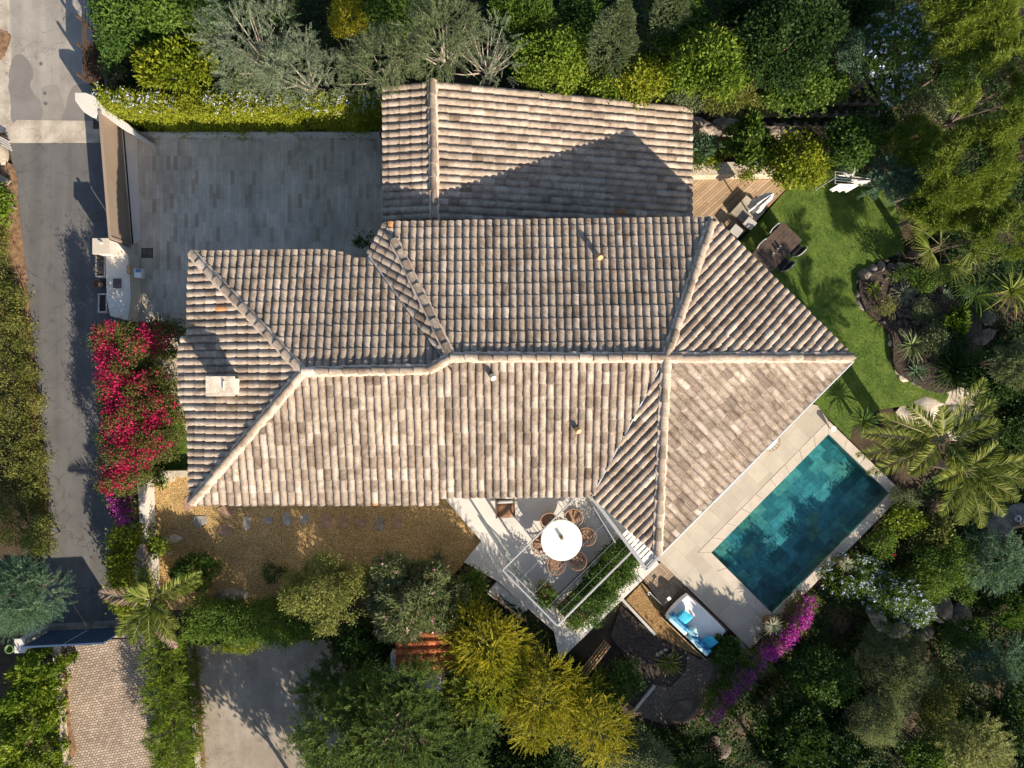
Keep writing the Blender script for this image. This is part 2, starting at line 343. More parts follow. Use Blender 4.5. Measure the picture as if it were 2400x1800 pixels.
M['stone_wall'] = mat('stone_wall', (0.30, 0.25, 0.18), (0.48, 0.42, 0.33), 7, 0.95, 0.2, 25, 0.7, 16, bd=0.03)
def glass_mat(name, tint=(0.93, 0.97, 0.96), gl=0.12, rough=0.02, bmpd=0.0):
    m, nt, bs = nmat(name); nt.nodes.remove(bs)
    t = nd(nt, 'BsdfTransparent'); t.inputs[0].default_value = c4(tint)
    g = nd(nt, 'BsdfGlossy'); g.inputs['Roughness'].default_value = rough
    lw = nd(nt, 'LayerWeight'); lw.inputs[0].default_value = 0.5; pw = nd(nt, 'Math', operation='POWER'); pw.inputs[1].default_value = 4.0
    nt.links.new(lw.outputs['Facing'], pw.inputs[0]); fr = nd(nt, 'Math', operation='MULTIPLY_ADD'); fr.inputs[1].default_value = 0.6; fr.inputs[2].default_value = 0.025
    nt.links.new(pw.outputs[0], fr.inputs[0]); w = nd(nt, 'MixShader')
    if bmpd:
        v = coords(nt); b = nd(nt, 'Bump'); b.inputs['Strength'].default_value = 0.25; b.inputs['Distance'].default_value = bmpd
        nt.links.new(noise(nt, v, 5, 3, 0.5, 0.6), b.inputs['Height']); nt.links.new(b.outputs[0], g.inputs['Normal'])
    nt.links.new(fr.outputs[0], w.inputs[0]); nt.links.new(t.outputs[0], w.inputs[1]); nt.links.new(g.outputs[0], w.inputs[2])
    nt.links.new(w.outputs[0], nt.nodes['Material Output'].inputs[0]); return m
M['glass'] = glass_mat('glass', (0.86, 0.92, 0.90))
M['water'] = glass_mat('water', (0.28, 0.50, 0.55), rough=0.03, bmpd=0.02)
# ------------------------------------------------------------------ terrain
TZ = 0.16                                   # height of the paved terraces
PT, PR, PB, PL = (1942, 1017), (2087, 1157), (1810, 1438), (1667, 1295)   # pool corners in the photo
pool = [P(*q, TZ) for q in (PT, PR, PB, PL)]
EDGE = P(2110, 1165); EN = Vector((0.707, -0.707))
def terrain(x, y):
    d = (x - EDGE.x) * EN.x + (y - EDGE.y) * EN.y - 0.35
    z = -0.07
    if d > 0: z -= 2.6 * (1 - math.exp(-d * 0.22))
    return z
def G(px, py):
    p = P(px, py, 0)
    for _ in range(6): p = P(px, py, terrain(p.x, p.y))
    return p
xs = [-400, -200, -100, -50, -32] + [i * 0.6 for i in range(-45, 46)] + [32, 50, 100, 200, 400]
ys = [-400, -200, -100, -50, -28] + [i * 0.6 for i in range(-38, 39)] + [28, 50, 100, 200, 400]
bm = bmesh.new(); gr = {}
for i, x in enumerate(xs):
    for j, y in enumerate(ys): gr[i, j] = bm.verts.new((x, y, terrain(x, y) + rnd.uniform(-0.04, 0.02)))
for i in range(len(xs) - 1):
    for j in range(len(ys) - 1): bm.faces.new((gr[i, j], gr[i + 1, j], gr[i + 1, j + 1], gr[i, j + 1]))
for k in range(4):
    a, b = pool[k], pool[(k + 1) % 4]; n = Vector(((b - a).y, -(b - a).x, 0)).normalized()
    bmesh.ops.bisect_plane(bm, geom=bm.verts[:] + bm.edges[:] + bm.faces[:], plane_co=a, plane_no=n, dist=1e-5)
def in_pool(p, m=0.0):
    s = []
    for k in range(4):
        a, b = pool[k], pool[(k + 1) % 4]; d = (b - a).normalized()
        s.append(d.x * (p.y - a.y) - d.y * (p.x - a.x))
    return all(q < m for q in s) or all(q > -m for q in s)
bmesh.ops.delete(bm, geom=[f for f in bm.faces if in_pool(f.calc_center_median())], context='FACES')
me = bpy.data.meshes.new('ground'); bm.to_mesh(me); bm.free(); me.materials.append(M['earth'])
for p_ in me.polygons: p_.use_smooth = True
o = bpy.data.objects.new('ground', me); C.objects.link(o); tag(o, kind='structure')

# roads and paved ground
sheet('road', [(18, 334), (235, 334), (300, 300), (305, 600), (300, 760), (300, 1000), (320, 1120), (335, 1300), (335, 1456), (70, 1464), (100, 1330), (114, 1200), (96, 1010), (78, 800), (62, 650), (48, 520), (38, 420)], 0.0, M['asphalt'])
sheet('road', [(20, -60), (250, -60), (250, 150), (250, 283), (34, 283), (28, 200), (24, 90)], 0.002, M['asphalt_old'])
sheet('pavement', [(-80, -60), (20, -60), (24, 90), (28, 200), (34, 283), (38, 300), (10, 310), (-80, 310)], 0.005, M['concrete'])
sheet('road', [(28, 140), (50, 128), (72, 152), (78, 178), (70, 200), (82, 225), (98, 245), (92, 285), (30, 286), (25, 236), (20, 190)], 0.007, M['asphalt_patch'], smooth=4, wob=0.02)
sheet('road', [(160, 225), (172, 203), (200, 197), (245, 200), (245, 286), (150, 286), (155, 250)], 0.009, M['asphalt_patch'], smooth=4, wob=0.02)
sheet('road', [(98, 206), (138, 205), (150, 250), (158, 258), (150, 284), (94, 284), (99, 240)], 0.006, M['asphalt_mid'], smooth=3, wob=0.015)
sheet('road', [(8, 305), (40, 280), (235, 284), (248, 300), (244, 335), (20, 335)], 0.013, M['concrete'], wob=0.01)
sheet('fallen_leaves', [(-40, 60), (5, 72), (22, 80), (24, 95), (14, 118), (4, 140), (-40, 150)], 0.02, M['litter'], kind='stuff', smooth=4, wob=0.03)
for k, (x, y, r_) in enumerate(((105, 219, 4), (107, 243, 4.5), (96, 150, 4))):
    pp = P(x, y, 0.016); sheet('road', [(x + r_ * math.cos(a * 0.7), y + r_ * math.sin(a * 0.7)) for a in range(9)], 0.016, M['asphalt'])
sheet('road', [(218, 278), (248, 278), (248, 302), (218, 302)], 0.018, M['iron'])
sheet('courtyard', [(285, 300), (325, 313), (912, 313), (912, 640), (870, 640), (470, 640), (470, 1010), (436, 1010), (380, 870), (310, 800), (320, 745), (302, 600), (294, 420)], 0.03, M['court'])
sheet('gravel_garden', [(330, 1108), (470, 1095), (1010, 1130), (1045, 1160), (1128, 1268), (1088, 1322), (1060, 1350), (880, 1380), (640, 1420), (400, 1430), (352, 1350), (345, 1240)], 0.0, M['gravel'])
sheet('lawn', [(330, 960), (470, 930), (470, 1100), (330, 1100)], 0.01, M['lawn'])
sheet('driveway', [(138, 1508), (365, 1492), (372, 1600), (384, 1800), (392, 1870), (150, 1870), (150, 1700), (143, 1600)], 0.0, M['cobble'])
sheet('kerb', [(60, 1466), (335, 1450), (335, 1479), (60, 1482)], 0.012, M['rock'])
sheet('kerb', [(60, 1482), (335, 1479), (335, 1494), (60, 1496)], 0.016, M['concrete'])
sheet('parking_bay', [(442, 1516), (640, 1500), (780, 1500), (820, 1600), (820, 1870), (470, 1870), (455, 1700)], 0.0, M['parking'])
sheet('fallen_leaves', [(130, 1520), (140, 1516), (152, 1560), (160, 1620), (165, 1700), (180, 1760), (160, 1766), (148, 1640)], 0.02, M['litter'], kind='stuff', smooth=3, wob=0.02)
sheet('fallen_leaves', [(440, 1520), (460, 1520), (466, 1600), (474, 1700), (480, 1800), (464, 1800), (452, 1680)], 0.022, M['litter'], kind='stuff', smooth=3, wob=0.02)
sheet('fallen_leaves', [(10, 380), (36, 400), (44, 500), (60, 640), (74, 800), (92, 1000), (110, 1190), (98, 1200), (74, 1000), (50, 800), (30, 640), (-10, 600), (-10, 400)], 0.02, M['litter'], kind='stuff', smooth=3, wob=0.02)
# lawn east of the house
LAWN = [(1700, 600), (1760, 540), (1862, 424), (1890, 405), (1960, 370), (2060, 430), (2110, 500), (2120, 590), (2060, 612), (2015, 640), (2012, 690), (2055, 745), (2085, 790), (2092, 850), (2120, 890), (2180, 900), (2225, 925), (2215, 945), (2130, 950), (2060, 960), (2000, 1000), (1992, 1030), (1908, 945), (1600, 840)]
sheet('lawn', LAWN, 0.03, M['lawn'])
sheet('deck', [(1600, 419), (1864, 421), (1742, 546), (1640, 640), (1600, 640)], 0.12, M['deck'], depth=0.12)
# terrace by the dining table and pool terrace
o = sheet('dining_terrace', [(1000, 1120), (1395, 1110), (1545, 1322), (1312, 1548), (1298, 1480), (1165, 1362), (1088, 1318), (1128, 1268)], TZ, M['dining_terrace'], depth=0.3)
tm = MB()
cop_in = pool; cw = 0.33
cen = sum(pool, Vector()) / 4
def outset(d, n=cop_in):
    out = []
    for k in range(4):
        a, b, c = n[k - 1], n[k], n[(k + 1) % 4]
        e1 = (b - a).normalized(); e2 = (c - b).normalized()
        n1 = Vector((-e1.y, e1.x, 0)); n2 = Vector((-e2.y, e2.x, 0))
        if n1.dot(b - cen) < 0: n1.negate()
        if n2.dot(b - cen) < 0: n2.negate()
        out.append(b + n1 * d + n2 * d)
    return out
cout = outset(cw)
# big terrace sheet as quads around the coping
TA, TB_, TC, TD = P(1915, 950, TZ), P(1759, 1521, TZ), P(1548, 1316, TZ), P(1480, 1230, TZ)
tm.prism([cout[0], cout[3], P(1500, 1300, TZ), P(1470, 1180, TZ), P(1700, 900, TZ), TA], TZ - 0.3, TZ, False)
tm.prism([cout[3], cout[2], TB_, TC, P(1500, 1300, TZ)], TZ - 0.3, TZ, False)
o = put('pool_terrace', tm, M['pool_terrace']); tag(o, kind='structure')
cm = MB()
for k in range(4):
    a, b, A, B = pool[k], pool[(k + 1) % 4], cout[k], cout[(k + 1) % 4]
    n = max(3, int((b - a).length / 0.62))
    for i in range(n):
        g = 0.004 / (b - a).length
        t0, t1 = i / n + g, (i + 1) / n - g
        q = [a.lerp(b, t0), a.lerp(b, t1), A.lerp(B, t1), A.lerp(B, t0)]
        cm.prism(q, TZ - 0.6, TZ + 0.006 + rnd.uniform(0, 0.004), False)
o = put('pool_coping', cm, M['coping'], bevel=0.006); tag(o, kind='structure')
# pool shell, step and water
PD = -0.46
inn = outset(-0.02)
pm = MB(); pts = [Vector((p.x, p.y, 0)) for p in pool]
pm.add([(p.x, p.y, PD) for p in pts], [(0, 1, 2, 3) if False else (3, 2, 1, 0)])
for k in range(4):
    a, b = pts[k], pts[(k + 1) % 4]
    pm.add([(a.x, a.y, PD), (b.x, b.y, PD), (b.x, b.y, TZ - 0.02), (a.x, a.y, TZ - 0.02)], [(0, 1, 2, 3)])
put('pool_basin', pm, M['pool_tile'])['kind'] = 'structure'
sm_ = MB(); l, b_, t_, r_ = pts[3], pts[2], pts[0], pts[1]
ab = (t_ - l).normalized(); ac = (b_ - l).normalized(); e = 0.02
for w_, z_ in ((0.42, -0.24),):
    q = [l + ab * e + ac * e, l + ab * w_ + ac * e, b_ + ab * w_ - ac * e, b_ + ab * e - ac * e]; sm_.prism(q, PD + 0.003, z_, False)
q = [l + ab * e + ac * e, l + ab * 1.05 + ac * e, l + ab * 1.05 + ac * 0.4, l + ab * e + ac * 0.4]; sm_.prism(q, PD + 0.004, -0.12, False)
put('pool_step', sm_, M['pool_tile'])['kind'] = 'structure'
wm = MB(); wl = outset(-0.004)
wm.add([(p.x, p.y, TZ - 0.10) for p in wl], [(3, 2, 1, 0)])
put('water', wm, M['water'])['kind'] = 'structure'
# garden ground south of the house
sheet('gravel_path', [(1462, 1412), (1505, 1366), (1560, 1425), (1640, 1540), (1560, 1500), (1530, 1485)], 0.01, M['gravel_orange'])
sheet('planting_bed', [(1455, 1420), (1530, 1485), (1570, 1490), (1612, 1530), (1608, 1570), (1570, 1610), (1534, 1606), (1490, 1670), (1462, 1660), (1455, 1600), (1466, 1540), (1430, 1490)], 0.004, M['gravel_dark'])
sheet('gravel_path', [(1612, 1530), (1640, 1545), (1760, 1530), (1700, 1600), (1620, 1690), (1560, 1700), (1480, 1672), (1534, 1606), (1572, 1611), (1606, 1574)], 0.0, M['gravel_grey'])
sheet('path', [(2130, 945), (2170, 940), (2225, 905), (2300, 915), (2310, 985), (2240, 1010), (2170, 1000), (2130, 975)], 0.012, M['pale_rock'], wob=0.03)

# ------------------------------------------------------------------ house
TW, TL = 0.222, 0.355      # tile column pitch and course length
def polyrange(poly, u):
    vs_ = []
    n = len(poly)
    for i in range(n):
        (u0, v0), (u1, v1) = poly[i], poly[(i + 1) % n]
        if (u0 <= u < u1) or (u1 <= u < u0): vs_.append(v0 + (v1 - v0) * (u - u0) / (u1 - u0))
    vs_.sort(); return (vs_[0], vs_[-1]) if len(vs_) >= 2 else None

def tile_plane(name, pts, eave, clips, mt, parent, seed, arch=0.075, jitter=None, light=0.0, pitch=TW, var=1.0):
    """pts: 3-D roof polygon; eave: indices (a, b) of the eave; clips: index pairs of edges cut by a vertical plane."""
    rr = random.Random(seed)
    a, b = pts[eave[0]], pts[eave[1]]; U = (b - a).normalized()
    far = max(pts, key=lambda p: abs((p - a).cross(U).length)); V = (far - a) - U * (far - a).dot(U); V.normalize()
    N = U.cross(V).normalized()
    if N.z < 0: N.negate()
    poly = [((p - a).dot(U), (p - a).dot(V)) for p in pts]
    umin, umax = min(p[0] for p in poly), max(p[0] for p in poly)
    bm = bmesh.new(); lay = bm.faces.layers.float.new('tone')
    def Q(u, v, h): return a + U * u + V * v + N * h
    def strip(rows, tone, smooth=True):
        vv = [[bm.verts.new(Q(*p)) for p in row] for row in rows]
        for i in range(len(vv) - 1):
            for j in range(len(vv[0]) - 1):
                f = bm.faces.new((vv[i][j], vv[i][j + 1], vv[i + 1][j + 1], vv[i + 1][j])); f[lay] = tone; f.smooth = smooth
        return vv
    n = int((umax - umin) / pitch) + 3; wander = [0.0]
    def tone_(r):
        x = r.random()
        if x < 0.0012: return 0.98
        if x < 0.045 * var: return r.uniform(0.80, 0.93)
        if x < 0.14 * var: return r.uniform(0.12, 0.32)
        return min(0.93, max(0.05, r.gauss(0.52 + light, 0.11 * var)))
    for i in range(-1, n):
        uc = umin + (i + 0.5) * pitch
        # channel
        for kind in (0, 1):
            u = uc + (pitch / 2 if kind == 0 else 0)
            uu = min(max(u, umin + 0.01), umax - 0.01)
            if abs(uu - u) > pitch * 0.6: continue
            pr = polyrange(poly, uu)
            if not pr: continue
            v0, v1 = pr
            v0 -= 0.07
            q0, q1 = polyrange(poly, uu - 0.08), polyrange(poly, uu + 0.08); v1 += 0.02 + min(0.2, 0.2 * abs(q1[1] - q0[1]) / 0.16 if q0 and q1 else 0.2)
            if v1 - v0 < 0.12: continue
            first = rr.uniform(0.20, 0.24); v = v0; cnt = 0; phase = math.ceil((v0 + 0.02) / TL) * TL
            bounds = [v0]
            x = 0.17
            base = round((v0) / TL) * 0
            nxt = v0 + 0.21 if abs(v0 + 0.07) < 0.05 else (math.floor((v0 - 0.14) / TL) + 1) * TL + 0.14
            while nxt < v1 - 0.03: bounds.append(nxt); nxt += TL
            bounds.append(v1)
            for q in range(len(bounds) - 1):
                s0, s1 = bounds[q], bounds[q + 1] + 0.05
                du = rr.uniform(-0.006, 0.006); sk = rr.uniform(-0.006, 0.006); dv = rr.uniform(-0.012, 0.012) if q else rr.uniform(-0.012, 0.01)
                tn = tone_(rr); lift = rr.uniform(0, 0.006)
                rows = []
                if kind == 1:
                    for (vv_, w, hh) in ((s0 + dv, 0.103, 0.026 + lift), (s1, 0.088, 0.0)):
                        row = []
                        for k in range(8):
                            an = math.pi * k / 7
                            row.append((u + du + (sk if vv_ == s0 + dv else 0) - math.cos(an) * w, vv_, 0.01 + hh + math.sin(an) * arch))
                        rows.append(row)
                    # thickness lip on the lower end
                    lip = [(p[0] * 0.86 + (u + du) * 0.14, p[1] + 0.002, 0.01 + (p[2] - 0.01) * 0.80) for p in rows[0]]
                    strip([lip, rows[0], rows[1]], tn)
                else:
                    for (vv_, w, hh) in ((s0 + dv, 0.062, 0.016), (s1, 0.075, 0.0)):
                        rows.append([(u - math.cos(math.pi * k / 4) * w, vv_, 0.050 + hh - math.sin(math.pi * k / 4) * 0.032) for k in range(5)])
                    strip(rows, tn * 0.8)
    for (i, j) in clips:
        A, B = pts[i], pts[j]; d = B - A; no = Vector((d.y, -d.x, 0)).normalized()
        cen_ = sum(pts, Vector()) / len(pts)
        if no.dot(cen_ - A) > 0: no.negate()
        bmesh.ops.bisect_plane(bm, geom=bm.verts[:] + bm.edges[:] + bm.faces[:], plane_co=A, plane_no=no, clear_outer=True, dist=1e-5)
    bmesh.ops.recalc_face_normals(bm, faces=bm.faces[:])
    me = bpy.data.meshes.new(name); bm.to_mesh(me); bm.free(); me.materials.append(mt); me.set_sharp_from_angle(angle=R(42))
    o = bpy.data.objects.new(name, me); C.objects.link(o); o.parent = parent
    # boarding below the tiles
    ub = MB(); f = [p - N * 0.03 for p in pts]; g = [p - N * 0.13 for p in pts]; m = len(pts)
    ub.add(f + g, [tuple(range(m)), tuple(range(m, 2 * m))[::-1]] + [(k, (k + 1) % m, m + (k + 1) % m, m + k) for k in range(m)])
    u_ = put('roof_boarding', ub, M['mortar'], o)
    return o

def ridge_caps(name, path, mt, parent, seed, r=0.108, L=0.40, bed=True, lift=0.05):
    rr = random.Random(seed); mb = MB(); md = MB()
    for A, B in zip(path[:-1], path[1:]):
        d = B - A; n = max(1, round(d.length / L)); e = d.normalized()
        s = Vector((e.y, -e.x, 0)).normalized(); up = s.cross(e).normalized()
        if up.z < 0: up.negate()
        for i in range(n):
            p0 = A + d * (i / n) - e * 0.02; p1 = A + d * ((i + 1) / n) + e * 0.03
            mb.tone = min(0.92, max(0.08, rr.gauss(0.50, 0.20))); vs_ = []
            j = s * rr.uniform(-0.016, 0.016)
            for p, w, h in ((p0, r * 1.06, 0.04), (p1, r * 0.84, 0.0)):
                for k in range(9):
                    an = math.pi * k / 8
                    vs_.append(p + j - s * math.cos(an) * w + up * (lift + h + math.sin(an) * r * 0.8))
            for k in range(9):
                an = math.pi * k / 8
                vs_.append(p0 + e * 0.002 + j - s * math.cos(an) * r * 0.86 + up * (lift + 0.02 + math.sin(an) * r * 0.64))
            mb.add(vs_, [(k, k + 1, 10 + k, 9 + k) for k in range(8)] + [(18 + k, 19 + k, k + 1, k) for k in range(8)], True)
        if bed:
            m = int(d.length / 0.08) + 1
            for sg in (-1, 1):
                ra = []; rb = []; rc = []
                for i in range(m + 1):
                    p = A + d * (i / m); w = r + 0.03 + rr.uniform(-0.012, 0.03)
                    ra.append(p + s * sg * r * 0.7 + up * (lift + 0.05)); rb.append(p + s * sg * w + up * (lift + 0.02)); rc.append(p + s * sg * w * 1.05 + up * (lift - 0.09))
                vs_ = ra + rb + rc; k = m + 1
                md.add(vs_, [(i, i + 1, k + i + 1, k + i) for i in range(m)] + [(k + i, k + i + 1, 2 * k + i + 1, 2 * k + i) for i in range(m)], True)
    o = put(name, mb, mt, parent)
    if bed: put('mortar_bed', md, M['mortar'], o)
    return o

ZE, ZR, ZEL, ZRL = 4.2, 5.15, 4.16, 4.92
villa = thing('villa', 'large villa with hipped roofs of weathered beige barrel tiles and a low chimney', 'house')
hub = P(1560, 838, ZR); rW = P(1058, 837, ZR)
C1 = P(1668, 516, ZE); E1 = P(1993, 838, ZE); S1 = P(1540, 1293, ZE); SV = P(1389, 1158, ZE)
NWc = P(906, 527, ZE); NWv = P(866, 600, ZE - 0.06)
def onplane(px, py, a, b, c):
    n = (b - a).cross(c - a); o_ = Vector((0, 0, H)); d = P(px, py, 0) - o_
    t = (a - o_).dot(n) / d.dot(n); return o_ + d * t
sS = P(1026, 1160, ZE); jL = onplane(1006, 866, hub, P(1389, 1158, ZE), sS); Lp = onplane(712, 871, hub, P(1389, 1158, ZE), sS); ZRL = Lp.z; sLs = onplane(1026, 1177, hub, P(1389, 1158, ZE), sS); LS = onplane(452, 1177, hub, P(1389, 1158, ZE), sS)
# north slope of the main roof
tile_plane('roof_slope', [NWc, C1, hub, rW], (0, 1), [(1, 2), (2, 3), (3, 0)], M['tile'], villa, 11, var=0.8)
tile_plane('roof_slope', [C1, E1, hub], (0, 1), [(1, 2), (2, 0)], M['tile'], villa, 12)
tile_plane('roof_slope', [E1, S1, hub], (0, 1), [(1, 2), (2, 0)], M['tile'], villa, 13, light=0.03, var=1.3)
tile_plane('roof_slope', [S1, SV, hub], (0, 1), [(1, 2), (2, 0)], M['tile'], villa, 14)
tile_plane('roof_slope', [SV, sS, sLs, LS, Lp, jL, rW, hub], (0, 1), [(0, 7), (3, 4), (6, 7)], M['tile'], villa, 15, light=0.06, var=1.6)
# north-west facet with its own diagonal tiles
vt = P(1046, 853, ZR - 0.16)
tile_plane('roof_slope', [NWv, NWc, rW, vt], (0, 1), [(1, 2), (3, 0)], M['tile'], villa, 16)
# lower west wing
LN = P(452, 596, ZEL); LNb = P(772, 592, ZEL); LNc = P(800, 600, ZEL); LNd = P(838, 617, ZEL); LNe = P(870, 612, ZEL)
tile_plane('roof_slope', [LN, LNb, LNc, LNd, LNe, P(1046, 858, ZRL), jL, Lp], (0, 1), [(4, 5), (5, 6), (6, 7), (7, 0)], M['tile'], villa, 17, var=0.8)
sL = sLs
LW = [LS, P(447, 1000, ZEL), P(441, 960, ZEL), P(425, 930, ZEL - 0.03), P(420, 850, ZEL - 0.04), P(425, 800, ZEL - 0.03), P(445, 780, ZEL), P(446, 700, ZEL), LN, Lp]
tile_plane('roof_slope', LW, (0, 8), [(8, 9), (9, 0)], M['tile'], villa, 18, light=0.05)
def ez(p, d=0.02): return p + Vector((0, 0, d))
def stop(a, b, t): return a + (b - a) * t
ridge_caps('ridge_tiles', [ez(rW), ez(hub)], M['tile'], villa, 1)
ridge_caps('ridge_tiles', [ez(Lp), ez(jL)], M['tile'], villa, 2)
ridge_caps('ridge_tiles', [ez(jL), ez(rW)], M['tile'], villa, 3)
ridge_caps('ridge_tiles', [ez(stop(C1, hub, 0.03)), ez(hub)], M['tile'], villa, 4)
ridge_caps('ridge_tiles', [ez(E1), ez(hub)], M['tile'], villa, 5)
ridge_caps('ridge_tiles', [ez(S1), ez(hub)], M['tile'], villa, 6)
ridge_caps('ridge_tiles', [ez(stop(NWc, rW, 0.13)), ez(rW)], M['tile'], villa, 7)
ridge_caps('ridge_tiles', [ez(LN), ez(Lp)], M['tile'], villa, 8)
ridge_caps('ridge_tiles', [ez(LS), ez(Lp)], M['tile'], villa, 9)
# valleys: metal flashing
put('valley_flashing', MB().bar(ez(NWv, 0.10), ez(vt, 0.03), 0.05, 0.02), M['zinc'], villa); put('valley_flashing', MB().bar(ez(SV, 0.09), ez(stop(SV, hub, 0.95), 0.05), 0.035, 0.02), M['zinc'], villa)
# walls below the eaves
wl_ = MB()
def inset_poly(pts_, d):
    out = []; n = len(pts_); c = sum((Vector(p) for p in pts_), Vector((0, 0, 0))) / n
    return [Vector((p[0], p[1], 0)) + (Vector((c.x, c.y, 0)) - Vector((p[0], p[1], 0))).normalized() * d for p in pts_]
wl_.prism(inset_poly([NWv, NWc, C1, E1, S1, SV, sS, P(1000, 1000, 4)], 0.75), -0.1, ZE - 0.25)
put('wall', wl_, M['white_render'], villa)
wl_ = MB(); wl_.prism(inset_poly([LN, LNb, LNe, P(1000, 1000, 4), P(1010, 1170, ZEL), LS], 0.7), -0.1, ZEL - 0.25)
put('wall', wl_, M['white_render'], villa)
def openings(poly, zb, zt, w, skip=()):
    n = len(poly); cc = sum(poly, Vector((0, 0, 0))) / n
    for i in range(n):
        p, q = poly[i], poly[(i + 1) % n]; L = (q - p).length
        if L < 3.0 or i in skip: continue
        e = (q - p) / L; o_ = Vector((e.y, -e.x, 0))
        if o_.dot(p - cc) < 0: o_.negate()
        for k in range(max(1, int(L / 4))):
            m = p.lerp(q, (k + .5) / max(1, int(L / 4))) + o_ * 0.02; h = zt - zb; z = (zb + zt) / 2; fr = MB()
            for s in (-1, 1): fr.bar(m + e * s * w / 2 + Vector((0, 0, zb)), m + e * s * w / 2 + Vector((0, 0, zt)), 0.08, 0.09)
            for zz in (zb + .04, zt - .04): fr.bar(m - e * (w / 2 - .05) + Vector((0, 0, zz)), m + e * (w / 2 - .05) + Vector((0, 0, zz)), 0.08, 0.07)
            f_ = put('window', fr, M['white'], villa); put('pane', MB().bar(m - e * (w / 2 - .05) + Vector((0, 0, z)), m + e * (w / 2 - .05) + Vector((0, 0, z)), 0.05, h - .15), M['dark_glass'], f_)
openings(inset_poly([NWv, NWc, C1, E1, S1, SV, sS, P(1000, 1000, 4)], 0.75), 0.2, 2.35, 1.8, skip=(1, 6, 7, 0))
openings(inset_poly([LN, LNb, LNe, P(1000, 1000, 4), P(1010, 1170, ZEL), LS], 0.7), 0.95, 2.2, 1.2, skip=(1, 2, 3))
# gutter along the pool side and white slatted canopy at the south corner
gt = MB(); off = Vector((0.10, -0.10, -0.08)); gt.tube([E1 + off, S1 + off], 0.055, 8); put('gutter', gt, M['white_metal'], villa)
cn = MB(); ZC = 2.9
a_, b2, c_ = P(1388, 1165, ZC), P(1514, 1334, ZC), P(1640, 1206, ZC)
cn.bar(a_, b2, 0.10, 0.12); cn.bar(b2, c_, 0.07, 0.12)
canopy = put('canopy_frame', cn, M['white_metal'], villa)
cs = MB(); e1 = (a_ - b2).normalized(); e2 = (c_ - b2).normalized()
for k in range(9):
    t = 0.12 + k * 0.14
    cs.bar(b2 + e1 * t * 1.0 + e2 * 0.04 - Vector((0, 0, 0.03)), b2 + e1 * t + e2 * 1.15 - Vector((0, 0, 0.03)), 0.10, 0.025)
put('slat', cs, M['white'], canopy)
# chimney and clay vents
ch = MB(); c0 = P(517, 905, 5.15)
ch.box((c0.x, c0.y, 4.58), (0.66, 0.44, 1.1)); chim = put('chimney', ch, M['render'], villa, bevel=0.01)
cc_ = MB(); cc_.box((c0.x, c0.y, 5.165), (0.80, 0.56, 0.07)); cap = put('chimney_cap', cc_, M['pale_rock'], chim, bevel=0.01)
hb = MB(); hx, hy = c0.x + 0.12, c0.y
hb.tube([(hx, hy + 0.14, 5.19), (hx, hy + 0.13, 5.25), (hx, hy - 0.1, 5.25), (hx, hy - 0.11, 5.19)], 0.02, 6); put('handle', hb, M['white'], cap)
def vent(px, py, zz, az, mt='terracotta'):
    p = P(px, py, zz); v_ = MB(); d = Vector((math.cos(az), math.sin(az), 0)) * 0.16
    v_.tube([p + Vector((0, 0, -0.25)), p + Vector((0, 0, 0.05)), p + d * 0.5 + Vector((0, 0, 0.12))], [0.075, 0.08, 0.085], 10)
    put('roof_vent', v_, M[mt], villa)
vent(1404, 600, 4.70, -1.2); vent(1153, 882, 5.22, -0.9, 'render'); vent(1352, 1006, 4.82, -0.9)

# annex with a lower roof
annex = thing('annex', 'low annex beside the courtyard with one wide slope of pale barrel tiles partly in shadow', 'annex')
ZA, ZAL, ZAR = 3.66, 3.36, 1.72
aT, aB = P(1014, 190, ZA), P(1019, 545, ZA); wT, wB = P(903, 207, ZAL), P(905, 545, ZAL); rT, rB = P(1616, 250, ZAR), P(1616, 560, ZAR)
rB = Vector((rT.x, rB.y, rB.z))
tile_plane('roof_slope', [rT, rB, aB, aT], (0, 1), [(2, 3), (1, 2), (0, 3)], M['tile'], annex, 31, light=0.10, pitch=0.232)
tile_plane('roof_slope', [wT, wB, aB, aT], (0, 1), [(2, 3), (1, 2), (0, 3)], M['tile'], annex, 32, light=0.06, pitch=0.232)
ridge_caps('ridge_tiles', [ez(aB), ez(aT)], M['tile'], annex, 33)
wa = MB(); wa.prism(inset_poly([aT, wT, wB, rB, rT], 0.45), -0.1, 1.55); put('wall', wa, M['white_render'], annex)
# ------------------------------------------------------------------ walls, gates and street side
def single(name, mb, mt, label, cat, off=(0, 0, 0), group=None, bevel=0.0):
    return tag(put(name, mb, mt, None, off, bevel), label, cat, group)
def pxpoly(pts, z): return [P(x, y, z) for x, y in pts]
def wall_px(mb, pts, z0, z1): return mb.prism(pxpoly(pts, z1), z0, z1)

# brown sliding gate of the courtyard
g0, g1 = P(283, 292, 0), P(306, 574, 0); GH = 1.30
gt_ = thing('sliding_gate', 'long solid tan sliding gate between the street and the paved courtyard', 'gate', g0)
d = (g1 - g0).normalized(); s_ = Vector((d.y, -d.x, 0))
if s_.x < 0: s_.negate()
mb = MB(); mb.bar(g0 + Vector((0, 0, GH / 2)), g1 + Vector((0, 0, GH / 2)), 0.04, GH - 0.12); put('panel', mb, M['gate_tan'], gt_, g0)
mb = MB()
for z in (0.08, GH - 0.03): mb.bar(g0 + Vector((0, 0, z)), g1 + Vector((0, 0, z)), 0.085, 0.07)
for t in (0.0, 1.0):
    q = g0.lerp(g1, t); mb.bar(q + Vector((0, 0, 0.115)), q + Vector((0, 0, GH - 0.065)), 0.085, 0.085)
put('frame', mb, M['gate_tan'], gt_, g0, bevel=0.004)
mb = MB(); mb.bar(g0 + s_ * 0.11 + Vector((0, 0, 0.03)), g1 + s_ * 0.11 + Vector((0, 0, 0.03)), 0.05, 0.06); put('rail', mb, M['black'], gt_, g0)
